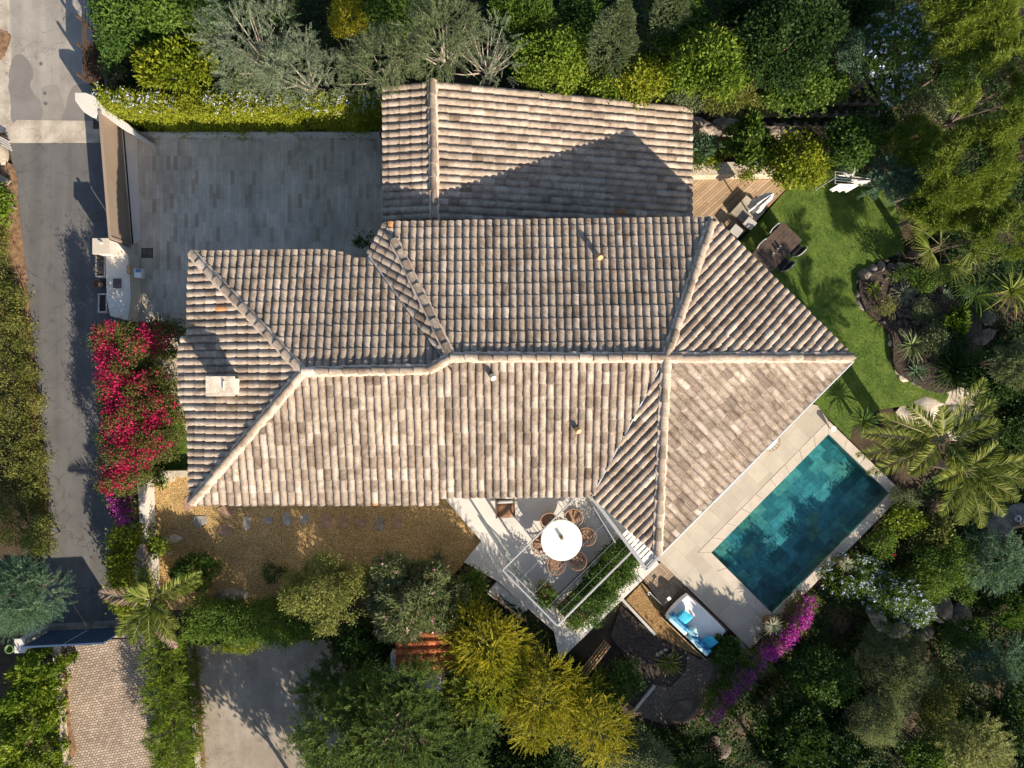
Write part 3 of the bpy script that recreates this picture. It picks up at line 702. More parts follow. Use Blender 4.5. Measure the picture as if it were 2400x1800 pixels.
# wall end by the gate (stepped white stone)
mb = MB(); wall_px(mb, [(175, 217), (200, 217), (222, 225), (234, 240), (246, 254), (300, 290), (322, 312), (316, 318), (284, 300), (232, 262), (220, 274), (197, 263), (190, 255), (176, 236)], 0, 1.25)
single('gate_wall', mb, M['white_render'], 'stepped white masonry wall end at the hedge end of the tan gate', 'wall', P(235, 255, 0), bevel=0.01)
mb = MB(); wall_px(mb, [(284, 289), (300, 292), (322, 318), (322, 330), (330, 560), (312, 575), (296, 440)], -0.05, 0.05)
tag(put('path', mb, M['white_render']), kind='structure')
# gate pillar
pl_ = thing('gate_pillar', 'square white pillar with a flat stone cap at the south end of the tan gate', 'pillar', P(238, 578, 0))
mb = MB(); c = P(236, 577, 1.35); mb.box((c.x, c.y, 0.65), (0.44, 0.46, 1.3)); put('shaft', mb, M['white_render'], pl_, P(238, 578, 0))
mb = MB(); mb.box((c.x, c.y, 1.34), (0.53, 0.53, 0.08)); put('cap', mb, M['coping'], pl_, P(238, 578, 0), bevel=0.008)
mb = MB(); p = P(238, 569, 1.38); mb.tube([p, p + Vector((0, 0, 0.16))], 0.05, 8); put('lamp', mb, M['slat_grey'], pl_, P(238, 578, 0))
mb = MB(); p = P(262, 578, 0.5); mb.box((p.x, p.y, 0.86), (0.2, 0.16, 0.2)); mb.box((p.x + 0.02, p.y + 0.08, 0.96), (0.1, 0.1, 0.22))
single('gate_motor', mb, M['iron'], 'small dark gate motor box beside the white pillar', 'motor', P(262, 578, 0), bevel=0.01)
# thick entrance wall
mb = MB(); wall_px(mb, [(254, 560), (276, 570), (300, 598), (304, 640), (306, 700), (300, 752), (258, 740), (250, 700), (247, 600)], 0, 0.74)
ew = thing('entrance_wall', 'thick pale masonry wall block behind the street planters south of the gate pillar', 'wall', P(280, 650, 0))
put('block', mb, M['render'], ew, P(280, 650, 0), bevel=0.01)
mb = MB(); p = P(275, 664, 0.75); mb.box((p.x, p.y, 0.755), (0.27, 0.32, 0.03)); put('cover_plate', mb, M['plum'], ew, P(280, 650, 0))
mb = MB(); a = P(300, 600, 0.9); b = P(318, 622, 0.9)
single('wall_spout', MB().box((P(304, 632, 0.78).x, P(304, 632, 0.78).y, 0.80), (0.12, 0.30, 0.1)), M['wood'], 'small ochre box on top of the pale entrance wall', 'box', P(304, 632, 0))
def trough(px, py, w, l, h, label, soil, wallm):
    t = thing('planter', label, 'planter', P(px, py, 0)); p = P(px, py, h); mb = MB(); k = 0.045
    for (cx, cy, dx, dy) in ((-w / 2 + k / 2, 0, k, l), (w / 2 - k / 2, 0, k, l), (0, -l / 2 + k / 2, w - 2 * k, k), (0, l / 2 - k / 2, w - 2 * k, k)):
        mb.box((p.x + cx, p.y + cy, h / 2), (dx, dy, h))
    put('box', mb, wallm, t, P(px, py, 0))
    mb = MB(); mb.box((p.x, p.y, h - 0.08), (w - 2 * k, l - 2 * k, 0.05)); put('soil', mb, M['soil'], t, P(px, py, 0)); return t
trough(235, 622, 0.34, 0.80, 0.40, 'tan trough of dried stems against the street wall below the pillar', M['soil'], M['render'])
trough(240, 710, 0.32, 0.66, 0.38, 'dark trough with black soil by the street, nearest the pink bougainvillea', M['soil'], M['slat_grey'])
t = thing('plant_pot', 'round dark pot with an orange centre on the street between the two troughs', 'pot', P(237, 667, 0))
mb = MB(); mb.lathe(P(237, 667, 0), [(0.11, 0), (0.16, 0.26), (0.13, 0.26), (0.11, 0.20), (0.0, 0.20)], 20); put('pot', mb, M['brown_pot'], t, P(237, 667, 0))
mb = MB(); mb.lathe(P(236, 667, 0.2), [(0.09, 0.0), (0.06, 0.05), (0, 0.06)], 12); put('bowl', mb, M['terracotta'], t, P(237, 667, 0))
# letter box
t = thing('letter_box', 'white letter box with a blue lid beside the entrance wall and courtyard', 'letter box', P(322, 642, 0))
p = P(324, 640, 0.95); mb = MB(); mb.tube([(p.x, p.y, 0), (p.x, p.y, 0.75)], 0.03, 8); put('post', mb, M['zinc'], t, P(322, 642, 0))
mb = MB(); mb.box((p.x, p.y, 0.86), (0.24, 0.30, 0.24)); bx_ = put('box', mb, M['white'], t, P(322, 642, 0), bevel=0.012)
mb = MB(); mb.box((p.x + 0.02, p.y + 0.08, 0.988), (0.18, 0.12, 0.014)); put('lid', mb, M['blue_box'], bx_, P(322, 642, 0))
mb = MB(); p = P(345, 593, 0.034)
for k in range(9): mb.box((p.x, p.y - 0.16 + k * 0.04, 0.036), (0.36, 0.026, 0.012))
mb.box((p.x - 0.19, p.y, 0.036), (0.02, 0.38, 0.016)); mb.box((p.x + 0.19, p.y, 0.036), (0.02, 0.38, 0.016))
single('drain_grate', mb, M['iron'], 'square rusty drain grate in the courtyard paving', 'grate', p)
mb = MB(); p = P(898, 308, 1.1); mb.box((p.x, p.y, 0.55), (0.26, 0.30, 1.1)); single('meter_cabinet', mb, M['plum'], 'narrow dark red cabinet at the hedge end beside the annex wall', 'cabinet', P(898, 308, 0), bevel=0.01)
# low wall under the flowering hedge
mb = MB(); wall_px(mb, [(318, 309), (896, 309), (896, 315), (322, 315)], 0, 0.42); single('garden_wall', mb, M['white_render'], 'low pale wall under the yellow-green hedge along the courtyard', 'wall', P(600, 312, 0))
mb = MB(); wall_px(mb, [(321, 1116), (336, 1116), (341, 1240), (349, 1330), (351, 1420), (337, 1425), (328, 1240)], -0.05, 0.7); single('garden_wall', mb, M['white_render'], 'white garden wall between the street hedge and the ochre gravel', 'wall', P(335, 1250, 0))
mb = MB(); wall_px(mb, [(270, 1010), (300, 1110), (318, 1120), (326, 1240), (322, 1440), (284, 1440), (280, 1240), (262, 1120), (240, 1000)], -0.05, 0.55); single('retaining_wall', mb, M['rock'], 'low wall along the street below the yellow-green hedge', 'wall', P(300, 1250, 0))
mb = MB(); wall_px(mb, [(336, 1104), (462, 1102), (462, 1117), (400, 1119), (400, 1130), (340, 1128)], -0.05, 0.35); single('stone_wall', mb, M['stone_wall'], 'low pale stone wall between the small lawn and the gravel garden', 'wall', P(400, 1110, 0), bevel=0.01)
t = thing('waste_bin', 'dark teal bin behind the wall at the foot of the pink bougainvillea', 'bin', P(322, 1100, 0)); p = P(326, 1100, 0.7)
mb = MB(); mb.box((p.x, p.y, 0.33), (0.36, 0.30, 0.66)); put('body', mb, M['teal_bin'], t, P(322, 1100, 0), bevel=0.02)
mb = MB(); mb.box((p.x, p.y, 0.69), (0.40, 0.34, 0.05)); put('lid', mb, M['teal_bin'], t, P(322, 1100, 0), bevel=0.015)
# street light pole near the bougainvillea (casts the long shadow over the gravel)
# blue gate at the end of the street
b0, b1 = P(118, 1480, 0), P(300, 1471, 0); BH = 1.5
t = thing('blue_gate', 'solid blue panel gate across the end of the street by the cobbled drive', 'gate', b0)
n_ = 2
for k in range(2):
    q0, q1 = b0.lerp(b1, k * 0.505), b0.lerp(b1, k * 0.505 + 0.495)
    mb = MB(); mb.bar(q0 + Vector((0, 0, BH / 2)), q1 + Vector((0, 0, BH / 2)), 0.035, BH - 0.1); lf = put('leaf_panel', mb, M['gate_blue'], t, b0)
    mb = MB()
    for z in (0.05, BH - 0.02): mb.bar(q0 + Vector((0, 0, z)), q1 + Vector((0, 0, z)), 0.06, 0.05)
    mb.bar(q0 + Vector((0, 0.025, 0.08)), q1 + Vector((0, 0.025, BH - 0.06)), 0.025, 0.05); put('rail', mb, M['gate_blue'], lf, b0)
t = thing('gate_pillar', 'white pillar beside the blue gate with a green pot standing next to it', 'pillar', P(75, 1492, 0)); p = P(48, 1513, 1.25)
mb = MB(); mb.box((p.x, p.y, 0.62), (0.28, 0.40, 1.24)); put('shaft', mb, M['white_render'], t, P(75, 1492, 0))
mb = MB(); mb.box((p.x, p.y, 1.265), (0.36, 0.48, 0.05)); put('cap', mb, M['white_render'], t, P(75, 1492, 0), bevel=0.01)
mb = MB(); p = P(21, 1522, 1.3); mb.lathe((p.x, p.y, 0.2), [(0.12, 0), (0.15, 1.1), (0.125, 1.1), (0.11, 0.9), (0, 0.9)], 24)
single('green_pot', mb, M['green_pot'], 'tall round green pot with a dark hollow beside the blue gate pillar', 'pot', (p.x, p.y, 0))
mb = MB(); wall_px(mb, [(122, 1508), (132, 1508), (141, 1640), (151, 1780), (152, 1870), (140, 1870), (132, 1700), (128, 1620)], -0.1, 0.28); single('kerb_wall', mb, M['stone_wall'], 'narrow stone edging along the left side of the cobbled drive', 'kerb', P(150, 1650, 0))
mb = MB(); wall_px(mb, [(438, 1512), (446, 1512), (458, 1700), (472, 1870), (462, 1870), (450, 1700)], -0.1, 0.22); single('kerb_wall', mb, M['concrete'], 'narrow concrete edging between the bamboo hedge and the parking bay', 'kerb', P(450, 1650, 0))
# fence at the top left
t = thing('road_fence', 'dark board fence along the upper street in front of the shrubs', 'fence', P(246, 120, 0)); fo = P(246, 120, 0)
bd = MB()
for k in range(34):
    y = 218 - k * 8.0; p = P(244, y, 0); h = 1.25
    if y < 40 and k % 2: continue
    if 96 < y < 130: bd.box((p.x, p.y, 0.35), (0.03, 0.115, 0.7)); bd.box((p.x, p.y, 1.15), (0.03, 0.115, 0.2))
    elif y > 90: bd.box((p.x, p.y, h / 2), (0.03, 0.115, h))
for y in (216, 150, 88, 30, -30):
    p = P(244, y, 0); put('post', MB().box((p.x - 0.04, p.y, 0.75), (0.07, 0.07, 1.5)), M['wood_dark'], t, fo)
put('board_panel', bd, M['wood_dark'], t, fo)
wr = MB()
for k in range(7): wr.bar(P(244, 90, 0) + Vector((0, 0, 0.2 + k * 0.18)), P(244, -40, 0) + Vector((0, 0, 0.2 + k * 0.18)), 0.012)
put('wire', wr, M['black'], t, fo)
# things at the left edge of the street
mb = MB(); p = P(5, 355, 0.35); mb.lathe((p.x - 0.22, p.y, 0), [(0.24, 0), (0.24, 0.45), (0.20, 0.52), (0, 0.54)], 20, 0.9, 1.6); single('bollard_wall', mb, M['concrete'], 'rounded white wall end at the left edge of the street', 'wall', (p.x - 0.05, p.y, 0))
mb = MB(); mb.tube([P(-14, 410, 0.1), P(22, 428, 0.09)], [0.12, 0.10], 12); single('log', mb, M['bark_pale'], 'short brown log lying at the left street edge under the shrubs', 'log', P(5, 420, 0))
mb = MB(); a = P(-6, 318, 0.4)
for k in range(4): mb.bar((a.x + 0.02 * k, a.y - 0.09 * k, 0.35 - 0.02 * k), (a.x + 0.36 + 0.02 * k, a.y - 0.20 - 0.09 * k, 0.35 - 0.02 * k), 0.05, 0.03)
single('slatted_bench', mb, M['slat_grey'], 'grey and white slatted ledge at the left street edge by the concrete strip', 'bench', a)

# ------------------------------------------------------------------ rocks and flagstones
def rock(mb, c, r, sx=1, sy=1, sz=0.6, seed=0, rz=0.0):
    rr = random.Random(seed); bmx = bmesh.new(); bmesh.ops.create_icosphere(bmx, subdivisions=2, radius=1)
    ph = [rr.uniform(0, 6) for _ in range(6)]; cs_, sn = math.cos(rz), math.sin(rz)
    vs_ = []
    for v in bmx.verts:
        q = v.co; k = 1 + 0.14 * math.sin(3.1 * q.x + ph[0]) + 0.13 * math.sin(3.7 * q.y + ph[1]) + 0.12 * math.sin(4.3 * q.z + ph[2]) + 0.05 * math.sin(9 * q.x + 7 * q.y + ph[3])
        x, y, z = q.x * r * sx * k, q.y * r * sy * k, q.z * r * sz * k
        vs_.append((c[0] + x * cs_ - y * sn, c[1] + x * sn + y * cs_, c[2] + z))
    mb.add(vs_, [[v.index for v in f.verts] for f in bmx.faces], True); bmx.free()
def boulder(px, py, r, label, mt='rock', sx=1, sy=1, sz=0.6, rz=0.0, seed=0, z=None, cat='rock', group=None):
    b = G(px, py); mb = MB(); rock(mb, (0, 0, r * sz * 0.45), r, sx, sy, sz, seed or int(px * 7 + py), rz)
    o = put('boulder', mb, M[mt]); o.location = b if z is None else (b.x, b.y, z); return tag(o, label, cat, group)
flags = [(443, 1180, 13, 20, 0, 'flag_brown', 'tan flagstone closest to the south-west roof corner'), (468, 1222, 18, 14, 0.2, 'flag_grey', 'pale whitish flagstone left of the brown pair in the gravel'),
         (526, 1198, 20, 14, -0.15, 'flag_brown', 'smooth brown flagstone touching the eave shadow of the villa'), (526, 1242, 20, 15, 0.2, 'flag_brown', 'broken brown flagstone at the edge of the tree shadow'),
         (578, 1226, 9, 18, 0.1, 'flag_grey', 'narrow upright pale flagstone at the shadow edge'), (627, 1220, 12, 9, 0, 'flag_grey', 'small blue-grey flagstone fully in the shade'),
         (672, 1217, 11, 17, 0.5, 'flag_grey', 'split blue-grey flagstone in the shade'), (713, 1217, 11, 12, 0, 'flag_grey', 'round greyish flagstone beside the split one'),
         (764, 1220, 15, 20, 0.1, 'flag_brown', 'large square brown flagstone in the deep shade'), (806, 1224, 9, 15, 0, 'flag_brown', 'narrow brown flagstone right of the large square one'),
         (846, 1224, 14, 11, 0.1, 'flag_brown', 'dim wide flagstone in the middle of the shaded gravel'), (891, 1228, 11, 17, 0.1, 'rock', 'dark rounded slab in the shaded gravel'), (930, 1222, 12, 17, 0.3, 'flag_brown', 'speckled brown flagstone with sun flecks, nearest the dining terrace')]
for k, (x, y, a, b, rz, mt, lb) in enumerate(flags):
    c = P(x, y, 0.018); rr = random.Random(k); n = rr.choice((5, 6, 7)); sc = (H) / F
    pts_ = []
    for i in range(n):
        an = 2 * math.pi * (i + rr.uniform(-0.2, 0.2)) / n + rz + 0.6; q = max(abs(math.cos(an)), abs(math.sin(an)))
        pts_.append(Vector((c.x + a * sc * math.cos(an) / q ** 0.6, c.y + b * sc * math.sin(an) / q ** 0.6)))
    mb = MB(); mb.prism(pts_, -0.04, 0.018 + k * 0.0005); single('flagstone', mb, M[mt], lb, 'flagstone', c, 'stepping stones across the gravel', bevel=0.006)
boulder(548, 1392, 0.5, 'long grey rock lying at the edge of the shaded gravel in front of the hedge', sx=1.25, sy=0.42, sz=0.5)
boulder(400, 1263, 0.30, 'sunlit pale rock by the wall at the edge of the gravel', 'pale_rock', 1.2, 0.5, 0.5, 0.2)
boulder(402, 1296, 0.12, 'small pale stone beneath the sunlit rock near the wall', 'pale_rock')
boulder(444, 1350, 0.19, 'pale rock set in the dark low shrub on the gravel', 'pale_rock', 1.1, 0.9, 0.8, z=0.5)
# rockery east of the lawn: individual rocks round the bed
ring = [(2012, 690), (2014, 665), (2022, 645), (2040, 636), (2062, 631), (2085, 628), (2108, 628), (2132, 630), (2018, 712), (2032, 726), (2048, 738), (2062, 748), (2078, 760), (2086, 782), (2090, 804), (2092, 826), (2094, 848), (2102, 868), (2118, 882), (2140, 890), (2164, 896), (2186, 900)]
for k, (x, y) in enumerate(ring):
    rr = random.Random(k + 50)
    boulder(x, y, rr.uniform(0.15, 0.24), 'low boulder in the ring of stones edging the raised rockery by the lawn', rr.choice(['rock', 'rock', 'pale_rock']), rr.uniform(0.9, 1.3), rr.uniform(0.8, 1.1), rr.uniform(0.6, 0.9), rr.uniform(0, 3), 90 + k, group='stones edging the rockery')
tag(put('rockery_bed', MB().prism(smooth_poly(pxpoly([(2014, 660), (2040, 640), (2110, 630), (2170, 640), (2240, 700), (2300, 760), (2290, 860), (2220, 920), (2150, 900), (2098, 860), (2088, 780), (2030, 725)], 0.22), 4), -0.2, 0.22), M['gravel_dark']), kind='structure')
k0 = 0
mb = MB(); rr = random.Random(3)
for i in range(260):
    x, y = rr.gauss(2140, 34), rr.gauss(700, 44)
    c = P(x, y, 0.24); rock(mb, c, rr.uniform(0.04, 0.085), 1, 1, 0.7, i)
tag(put('cobble_stones', mb, M['lattice']), kind='stuff', label='loose dark cobbles covering the rockery bed', cat='stones')
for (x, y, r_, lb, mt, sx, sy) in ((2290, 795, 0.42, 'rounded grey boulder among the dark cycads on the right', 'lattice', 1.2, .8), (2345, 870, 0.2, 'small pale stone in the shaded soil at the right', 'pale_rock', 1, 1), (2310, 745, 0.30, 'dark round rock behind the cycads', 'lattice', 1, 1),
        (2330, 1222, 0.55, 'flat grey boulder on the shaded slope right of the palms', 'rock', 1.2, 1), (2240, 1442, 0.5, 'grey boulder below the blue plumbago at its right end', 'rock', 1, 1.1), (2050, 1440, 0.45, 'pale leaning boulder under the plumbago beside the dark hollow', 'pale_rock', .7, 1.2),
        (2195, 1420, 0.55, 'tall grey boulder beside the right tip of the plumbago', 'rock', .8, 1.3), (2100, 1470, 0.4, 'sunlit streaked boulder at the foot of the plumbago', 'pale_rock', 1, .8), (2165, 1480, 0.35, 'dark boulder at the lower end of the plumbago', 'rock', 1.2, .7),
        (1655, 1740, 0.42, 'pale split rock at the lower end of the purple creeper', 'lattice', 1.3, .6), (1690, 1752, 0.34, 'grey rock beside the split pale rock near the bottom', 'lattice', 1, .9), (1735, 1512, 0.26, 'rounded stone between the daybed corner and the terrace', 'rock', 1, 1.2), (1600, 1665, 0.45, 'flat dark rock at the end of the grey gravel path', 'lattice', 1.4, .8)):  # split rock and its neighbour take the dark lattice colour in place of shade
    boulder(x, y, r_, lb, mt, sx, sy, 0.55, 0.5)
for (x, y, r_, lb, sx, sy) in ((2160, 960, 0.75, 'big flat pale slab beside the lawn end and palm fronds', 1.25, .8), (2245, 985, 0.62, 'big flat grey slab right of the pale one among the palm fronds', 1.1, 1), (2275, 940, 0.40, 'rust-tinted flat slab above the grey one beside the rockery', 1, 1.1)):
    boulder(x, y, r_, lb, 'pale_rock', sx, sy, 0.14, 0.3)
for (x, y, r_, lb, sx, sy) in ((1632, 305, 0.55, 'brown rock in the bank beside the annex roof', 1.3, .7), (1705, 303, 0.45, 'long rounded brown rock below the lattice wall', 1.6, .6), (1835, 312, 0.42, 'brown rock behind the leafy shrubs below the lattice wall', 1.4, .7)):
    boulder(x, y, r_, lb, 'rock', sx, sy, 0.6, -0.1)
# ------------------------------------------------------------------ deck corner: walls, lattice, parasol, lawn table
mb = MB(); wall_px(mb, [(1606, 390), (1800, 388), (1830, 400), (1830, 407), (1606, 411)], 0, 0.55)
st = thing('stone_wall', 'low rubble stone wall behind the timber deck', 'wall', P(1710, 400, 0)); put('core', mb, M['stone_wall'], st, P(1710, 400, 0))
mb = MB(); rr = random.Random(5)
for i in range(60):
    x = 1612 + i * 3.6; c = P(x, 0, 0); yy = P(x, 411, 0.3).y
    for z in (0.12, 0.36): rock(mb, (c.x + rr.uniform(-.03, .03), yy, z + rr.uniform(-.04, .04)), rr.uniform(0.07, 0.13), 1, 0.6, 1.0, i * 3 + int(z * 10))
put('rubble_face', mb, M['stone_wall'], st, P(1710, 400, 0))
mb = MB(); mb.bar(P(1606, 389, 0.57), P(1800, 387, 0.57), 0.22, 0.05); put('coping', mb, M['coping'], st, P(1710, 400, 0))
mb = MB(); mb.bar(P(1606, 416, 0.14), P(1830, 413, 0.14), 0.14, 0.2); single('kerb_wall', mb, M['coping'], 'pale kerb between the timber deck and the rubble wall', 'kerb', P(1710, 415, 0))
# planted concrete lattice wall above
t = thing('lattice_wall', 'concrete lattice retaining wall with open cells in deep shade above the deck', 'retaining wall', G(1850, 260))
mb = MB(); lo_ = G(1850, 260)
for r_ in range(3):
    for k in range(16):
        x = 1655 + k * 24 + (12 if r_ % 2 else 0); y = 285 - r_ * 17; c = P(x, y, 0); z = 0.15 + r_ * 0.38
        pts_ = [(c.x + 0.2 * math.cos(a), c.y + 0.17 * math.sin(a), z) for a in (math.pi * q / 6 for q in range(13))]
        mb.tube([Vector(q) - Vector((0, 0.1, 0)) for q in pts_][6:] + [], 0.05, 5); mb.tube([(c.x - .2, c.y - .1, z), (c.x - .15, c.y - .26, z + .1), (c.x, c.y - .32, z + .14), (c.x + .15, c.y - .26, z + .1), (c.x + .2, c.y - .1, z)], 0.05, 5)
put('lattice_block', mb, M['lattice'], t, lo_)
# parasol base slab + folded parasol
t = thing('parasol', 'folded white parasol with grey creases standing on a square concrete base on the deck', 'parasol', P(1748, 505, 0.12)); b = P(1748, 500, 0.12)
mb = MB(); mb.box((b.x, b.y, 0.24), (0.80, 0.86, 0.22), R(48)); put('base', mb, M['concrete'], t, P(1748, 505, 0.12), bevel=0.01)
mb = MB(); mb.tube([b + Vector((0, 0, 0.2)), b + Vector((0, 0, 2.5))], 0.025, 8); put('pole', mb, M['wood_dark'], t, P(1748, 505, 0.12))
mb = MB(); prof = [(0.05, 0.75), (0.19, 0.82), (0.20, 1.1), (0.16, 1.6), (0.12, 2.1), (0.05, 2.5), (0.0, 2.55)]; seg = 32; vs_ = []; fs = []
for r_, z in prof:
    for k in range(seg):
        a = 2 * math.pi * k / seg; q = r_ * (1 + 0.28 * math.cos(8 * a + z * 1.5)); vs_.append((b.x + q * math.cos(a), b.y + q * math.sin(a), b.z + z))
for i in range(len(prof) - 1):
    for k in range(seg): fs.append((i * seg + k, i * seg + (k + 1) % seg, (i + 1) * seg + (k + 1) % seg, (i + 1) * seg + k))
mb.add(vs_, fs, True); put('canopy', mb, M['linen'], t, P(1748, 505, 0.12))
for (x, y, lb) in ((1749, 529, 'grey low cube seat on the deck edge beside the parasol base'), (1718, 546, 'grey low cube seat half under the roof edge on the deck')):
    t = thing('garden_stool', lb, 'stool', P(x, y, 0.12), R(50)); mb = MB(); mb.box((0, 0, 0.36), (0.34, 0.36, 0.06)); put('seat', mb, M['slat_grey'], t, bevel=0.01)
    for sx in (-1, 1):
        for sy in (-1, 1): put('leg', MB().box((sx * 0.14, sy * 0.15, 0.165), (0.04, 0.04, 0.33)), M['wood_dark'], t)
# lawn table
tc = P(1812, 588, 0.75); ta = math.atan2(-(596 - 518), (1769 - 1845))
t = thing('garden_table', 'dark brown rectangular wooden table on the lawn half under the roof corner', 'table', (tc.x, tc.y, 0.03), ta)
mb = MB()
for k in range(7): mb.box((0, -0.39 + k * 0.13, 0.72), (1.9, 0.126, 0.035))
put('tabletop', mb, M['wood_dark'], t, bevel=0.004)
for sx in (-1, 1):
    for sy in (-1, 1): put('leg', MB().box((sx * 0.85, sy * 0.38, 0.35), (0.07, 0.07, 0.70)), M['wood_dark'], t)
def lawn_chair(x, y, az, lb):
    p = P(x, y, 0.4); t = thing('garden_chair', lb, 'chair', (p.x, p.y, 0.03), az, 'dark chairs round the lawn table')
    put('seat', MB().box((0, 0, 0.44), (0.44, 0.46, 0.03)), M['black'], t, bevel=0.01)
    for sx in (-1, 1):
        for sy in (-1, 1): put('leg', MB().tube([(sx * 0.20, sy * 0.2, 0), (sx * 0.18, sy * 0.19, 0.43)], 0.014, 6), M['black'], t)
    mb = MB(); mb.tube([(0.2, -0.22, 0.44), (0.26, -0.22, 0.80), (0.29, -0.12, 0.86), (0.30, 0.12, 0.86), (0.26, 0.22, 0.80), (0.2, 0.22, 0.44)], 0.02, 8); put('back_frame', mb, M['white_metal'], t)
    mb = MB(); mb.add([(0.21, -0.21, 0.5), (0.21, 0.21, 0.5), (0.27, 0.2, 0.83), (0.27, -0.2, 0.83)], [(0, 1, 2, 3)]); mb.add([(0.215, -0.21, 0.5), (0.215, 0.21, 0.5), (0.275, 0.2, 0.83), (0.275, -0.2, 0.83)], [(3, 2, 1, 0)]); put('backrest', mb, M['black'], t)
na = ta + math.pi / 2
lawn_chair(1818, 552, na + math.pi if math.sin(na) < 0 else na, 'dark garden chair with a pale rim on the deck side, farthest from the roof')
lawn_chair(1788, 588, na + math.pi if math.sin(na) < 0 else na, 'dark garden chair with a pale rim on the deck side, partly hidden by the roof')
lawn_chair(1856, 582, na if math.sin(na) < 0 else na + math.pi, 'dark garden chair tucked in on the lawn side, farthest from the roof')
lawn_chair(1829, 616, na if math.sin(na) < 0 else na + math.pi, 'dark garden chair on the lawn side beside the roof edge')
for k, (x, y, lb) in enumerate(((1821, 586, 'clear glass tumbler on the dark lawn table, middle of three'), (1827, 580, 'clear glass tumbler on the dark lawn table, nearest its centre'), (1812, 596, 'short white cup on the dark lawn table'))):
    p = P(x, y, 0.80); mb = MB(); mb.lathe((p.x, p.y, 0.770), [(0.028, 0), (0.04, 0.13 if k < 2 else 0.09), (0.032, 0.12 if k < 2 else 0.08), (0.022, 0.01), (0, 0.01)], 14); single('tumbler' if k < 2 else 'cup', mb, M['white_metal'] if k < 2 else M['white'], lb, 'glass' if k < 2 else 'cup', (p.x, p.y, 0.77))
# laundry
lz = 1.55
t = thing('clothes_line', 'metal clothes line with parallel wires over the corner of the lawn', 'clothes line', P(1990, 430, 0)); lo_ = P(1990, 430, 0)
A, B, A2, B2 = P(1957, 402, lz), P(2095, 420, lz), P(1957, 430, lz), P(2095, 437, lz)
for q0, q1 in ((A, A2), (B, B2)):
    mb = MB(); m_ = (q0 + q1) / 2; mb.tube([(m_.x, m_.y, 0), m_], 0.022, 8); mb.tube([q0, q1], 0.018, 8); put('post', mb, M['zinc'], t, lo_)
mb = MB()
for k in range(5): mb.tube([A.lerp(A2, k / 4), B.lerp(B2, k / 4)], 0.006, 5)
put('wire', mb, M['white_metal'], t, lo_)
def hanging(x0, x1, k, drop, mt, lb, nm='bed_sheet', sw=0.3, seed=0):
    rr = random.Random(seed); a, b = A.lerp(A2, k / 4), B.lerp(B2, k / 4)
    n, m = 14, 8; vs_ = []; t0, t1 = (x0 - 1957) / 138, (x1 - 1957) / 138
    for side in (0, 1):
        for i in range(n + 1):
            p = a.lerp(b, t0 + (t1 - t0) * i / n)
            for j in range(m + 1):
                f = j / m; w = 0.035 * math.sin(i * 1.3 + seed) * f
                vs_.append((p.x - sw * f * 0.9 + w * 0.4, p.y - sw * f + w - side * 0.004, p.z + 0.012 - drop * f))
    o_ = (n + 1) * (m + 1); fs = []
    for i in range(n):
        for j in range(m):
            q = (i * (m + 1) + j, (i + 1) * (m + 1) + j, (i + 1) * (m + 1) + j + 1, i * (m + 1) + j + 1); fs.append(q); fs.append(tuple(o_ + z for z in q[::-1]))
    mb = MB(); mb.add(vs_, fs, True); return single(nm, mb, mt, lb, 'laundry', (a.x, a.y, 0))
hanging(1968, 2015, 4, 0.75, M['linen'], 'large white sheet hanging nearest the lawn on the clothes line', sw=0.03, seed=1)
hanging(1966, 2050, 1, 0.25, M['linen'], 'long white sheet on the back wire of the clothes line', sw=0.02, seed=2)
hanging(1998, 2046, 2, 0.40, M['linen'], 'patterned white cloth in the middle of the clothes line', 'towel', sw=0.02, seed=3)
hanging(1964, 1996, 2, 0.40, M['teal_bin'], 'dark green cloth between the white sheets on the clothes line', 'towel', sw=0.02, seed=4)
t = thing('barbecue', 'grey kettle barbecue behind the clothes line under the shrubs', 'barbecue', P(1987, 402, 0)); p = P(1988, 400, 0.8)
put('bowl', MB().lathe((p.x, p.y, 0.5), [(0.05, 0), (0.22, 0.1), (0.26, 0.25), (0.22, 0.36), (0.1, 0.42), (0, 0.43)], 20), M['zinc'], t, P(1987, 402, 0))
for k in range(3): put('leg', MB().tube([(p.x + 0.2 * math.cos(k * 2.1), p.y + 0.2 * math.sin(k * 2.1), 0), (p.x + 0.1 * math.cos(k * 2.1), p.y + 0.1 * math.sin(k * 2.1), 0.55)], 0.014, 6), M['zinc'], t, P(1987, 402, 0))

# ------------------------------------------------------------------ dining terrace
zP = 2.45
pg = thing('pergola', 'white metal pergola frame with thin wires over the dining terrace', 'pergola', P(1300, 1300, TZ)); po = P(1300, 1300, TZ)
q1, q2, q3, q4 = P(1178, 1336, zP), P(1357, 1158, zP), P(1306, 1466, zP), P(1502, 1271, zP)
e_ = (q4 - q3).normalized()
for a, b, w in ((q1, q2, 0.05), (q3, q4 + e_ * 0.1, 0.065), (q1, q3, 0.06)):
    put('beam', MB().bar(a, b, w * .85, 0.07), M['white_metal'], pg, po, bevel=0.005)
put('beam', MB().bar(P(1377, 1158, zP - 0.005), P(1500, 1305, zP - 0.005), 0.05, 0.06), M['white_metal'], pg, po)
for a in (q1 + Vector((0.04, 0.02, 0)), q3 + Vector((0.02, 0.08, 0)), q2 - Vector((0.08, 0.08, 0)), q4 + Vector((-0.04, 0.02, 0))):
    put('post', MB().bar((a.x, a.y, TZ), (a.x, a.y, zP - 0.05), 0.055), M['white_metal'], pg, po)
mb = MB()
for t_ in (0.25, 0.5, 0.75, 0.9): mb.tube([q1.lerp(q3, t_), q2.lerp(q4, t_)], 0.0035, 5)
put('wire', mb, M['zinc'], pg, po)
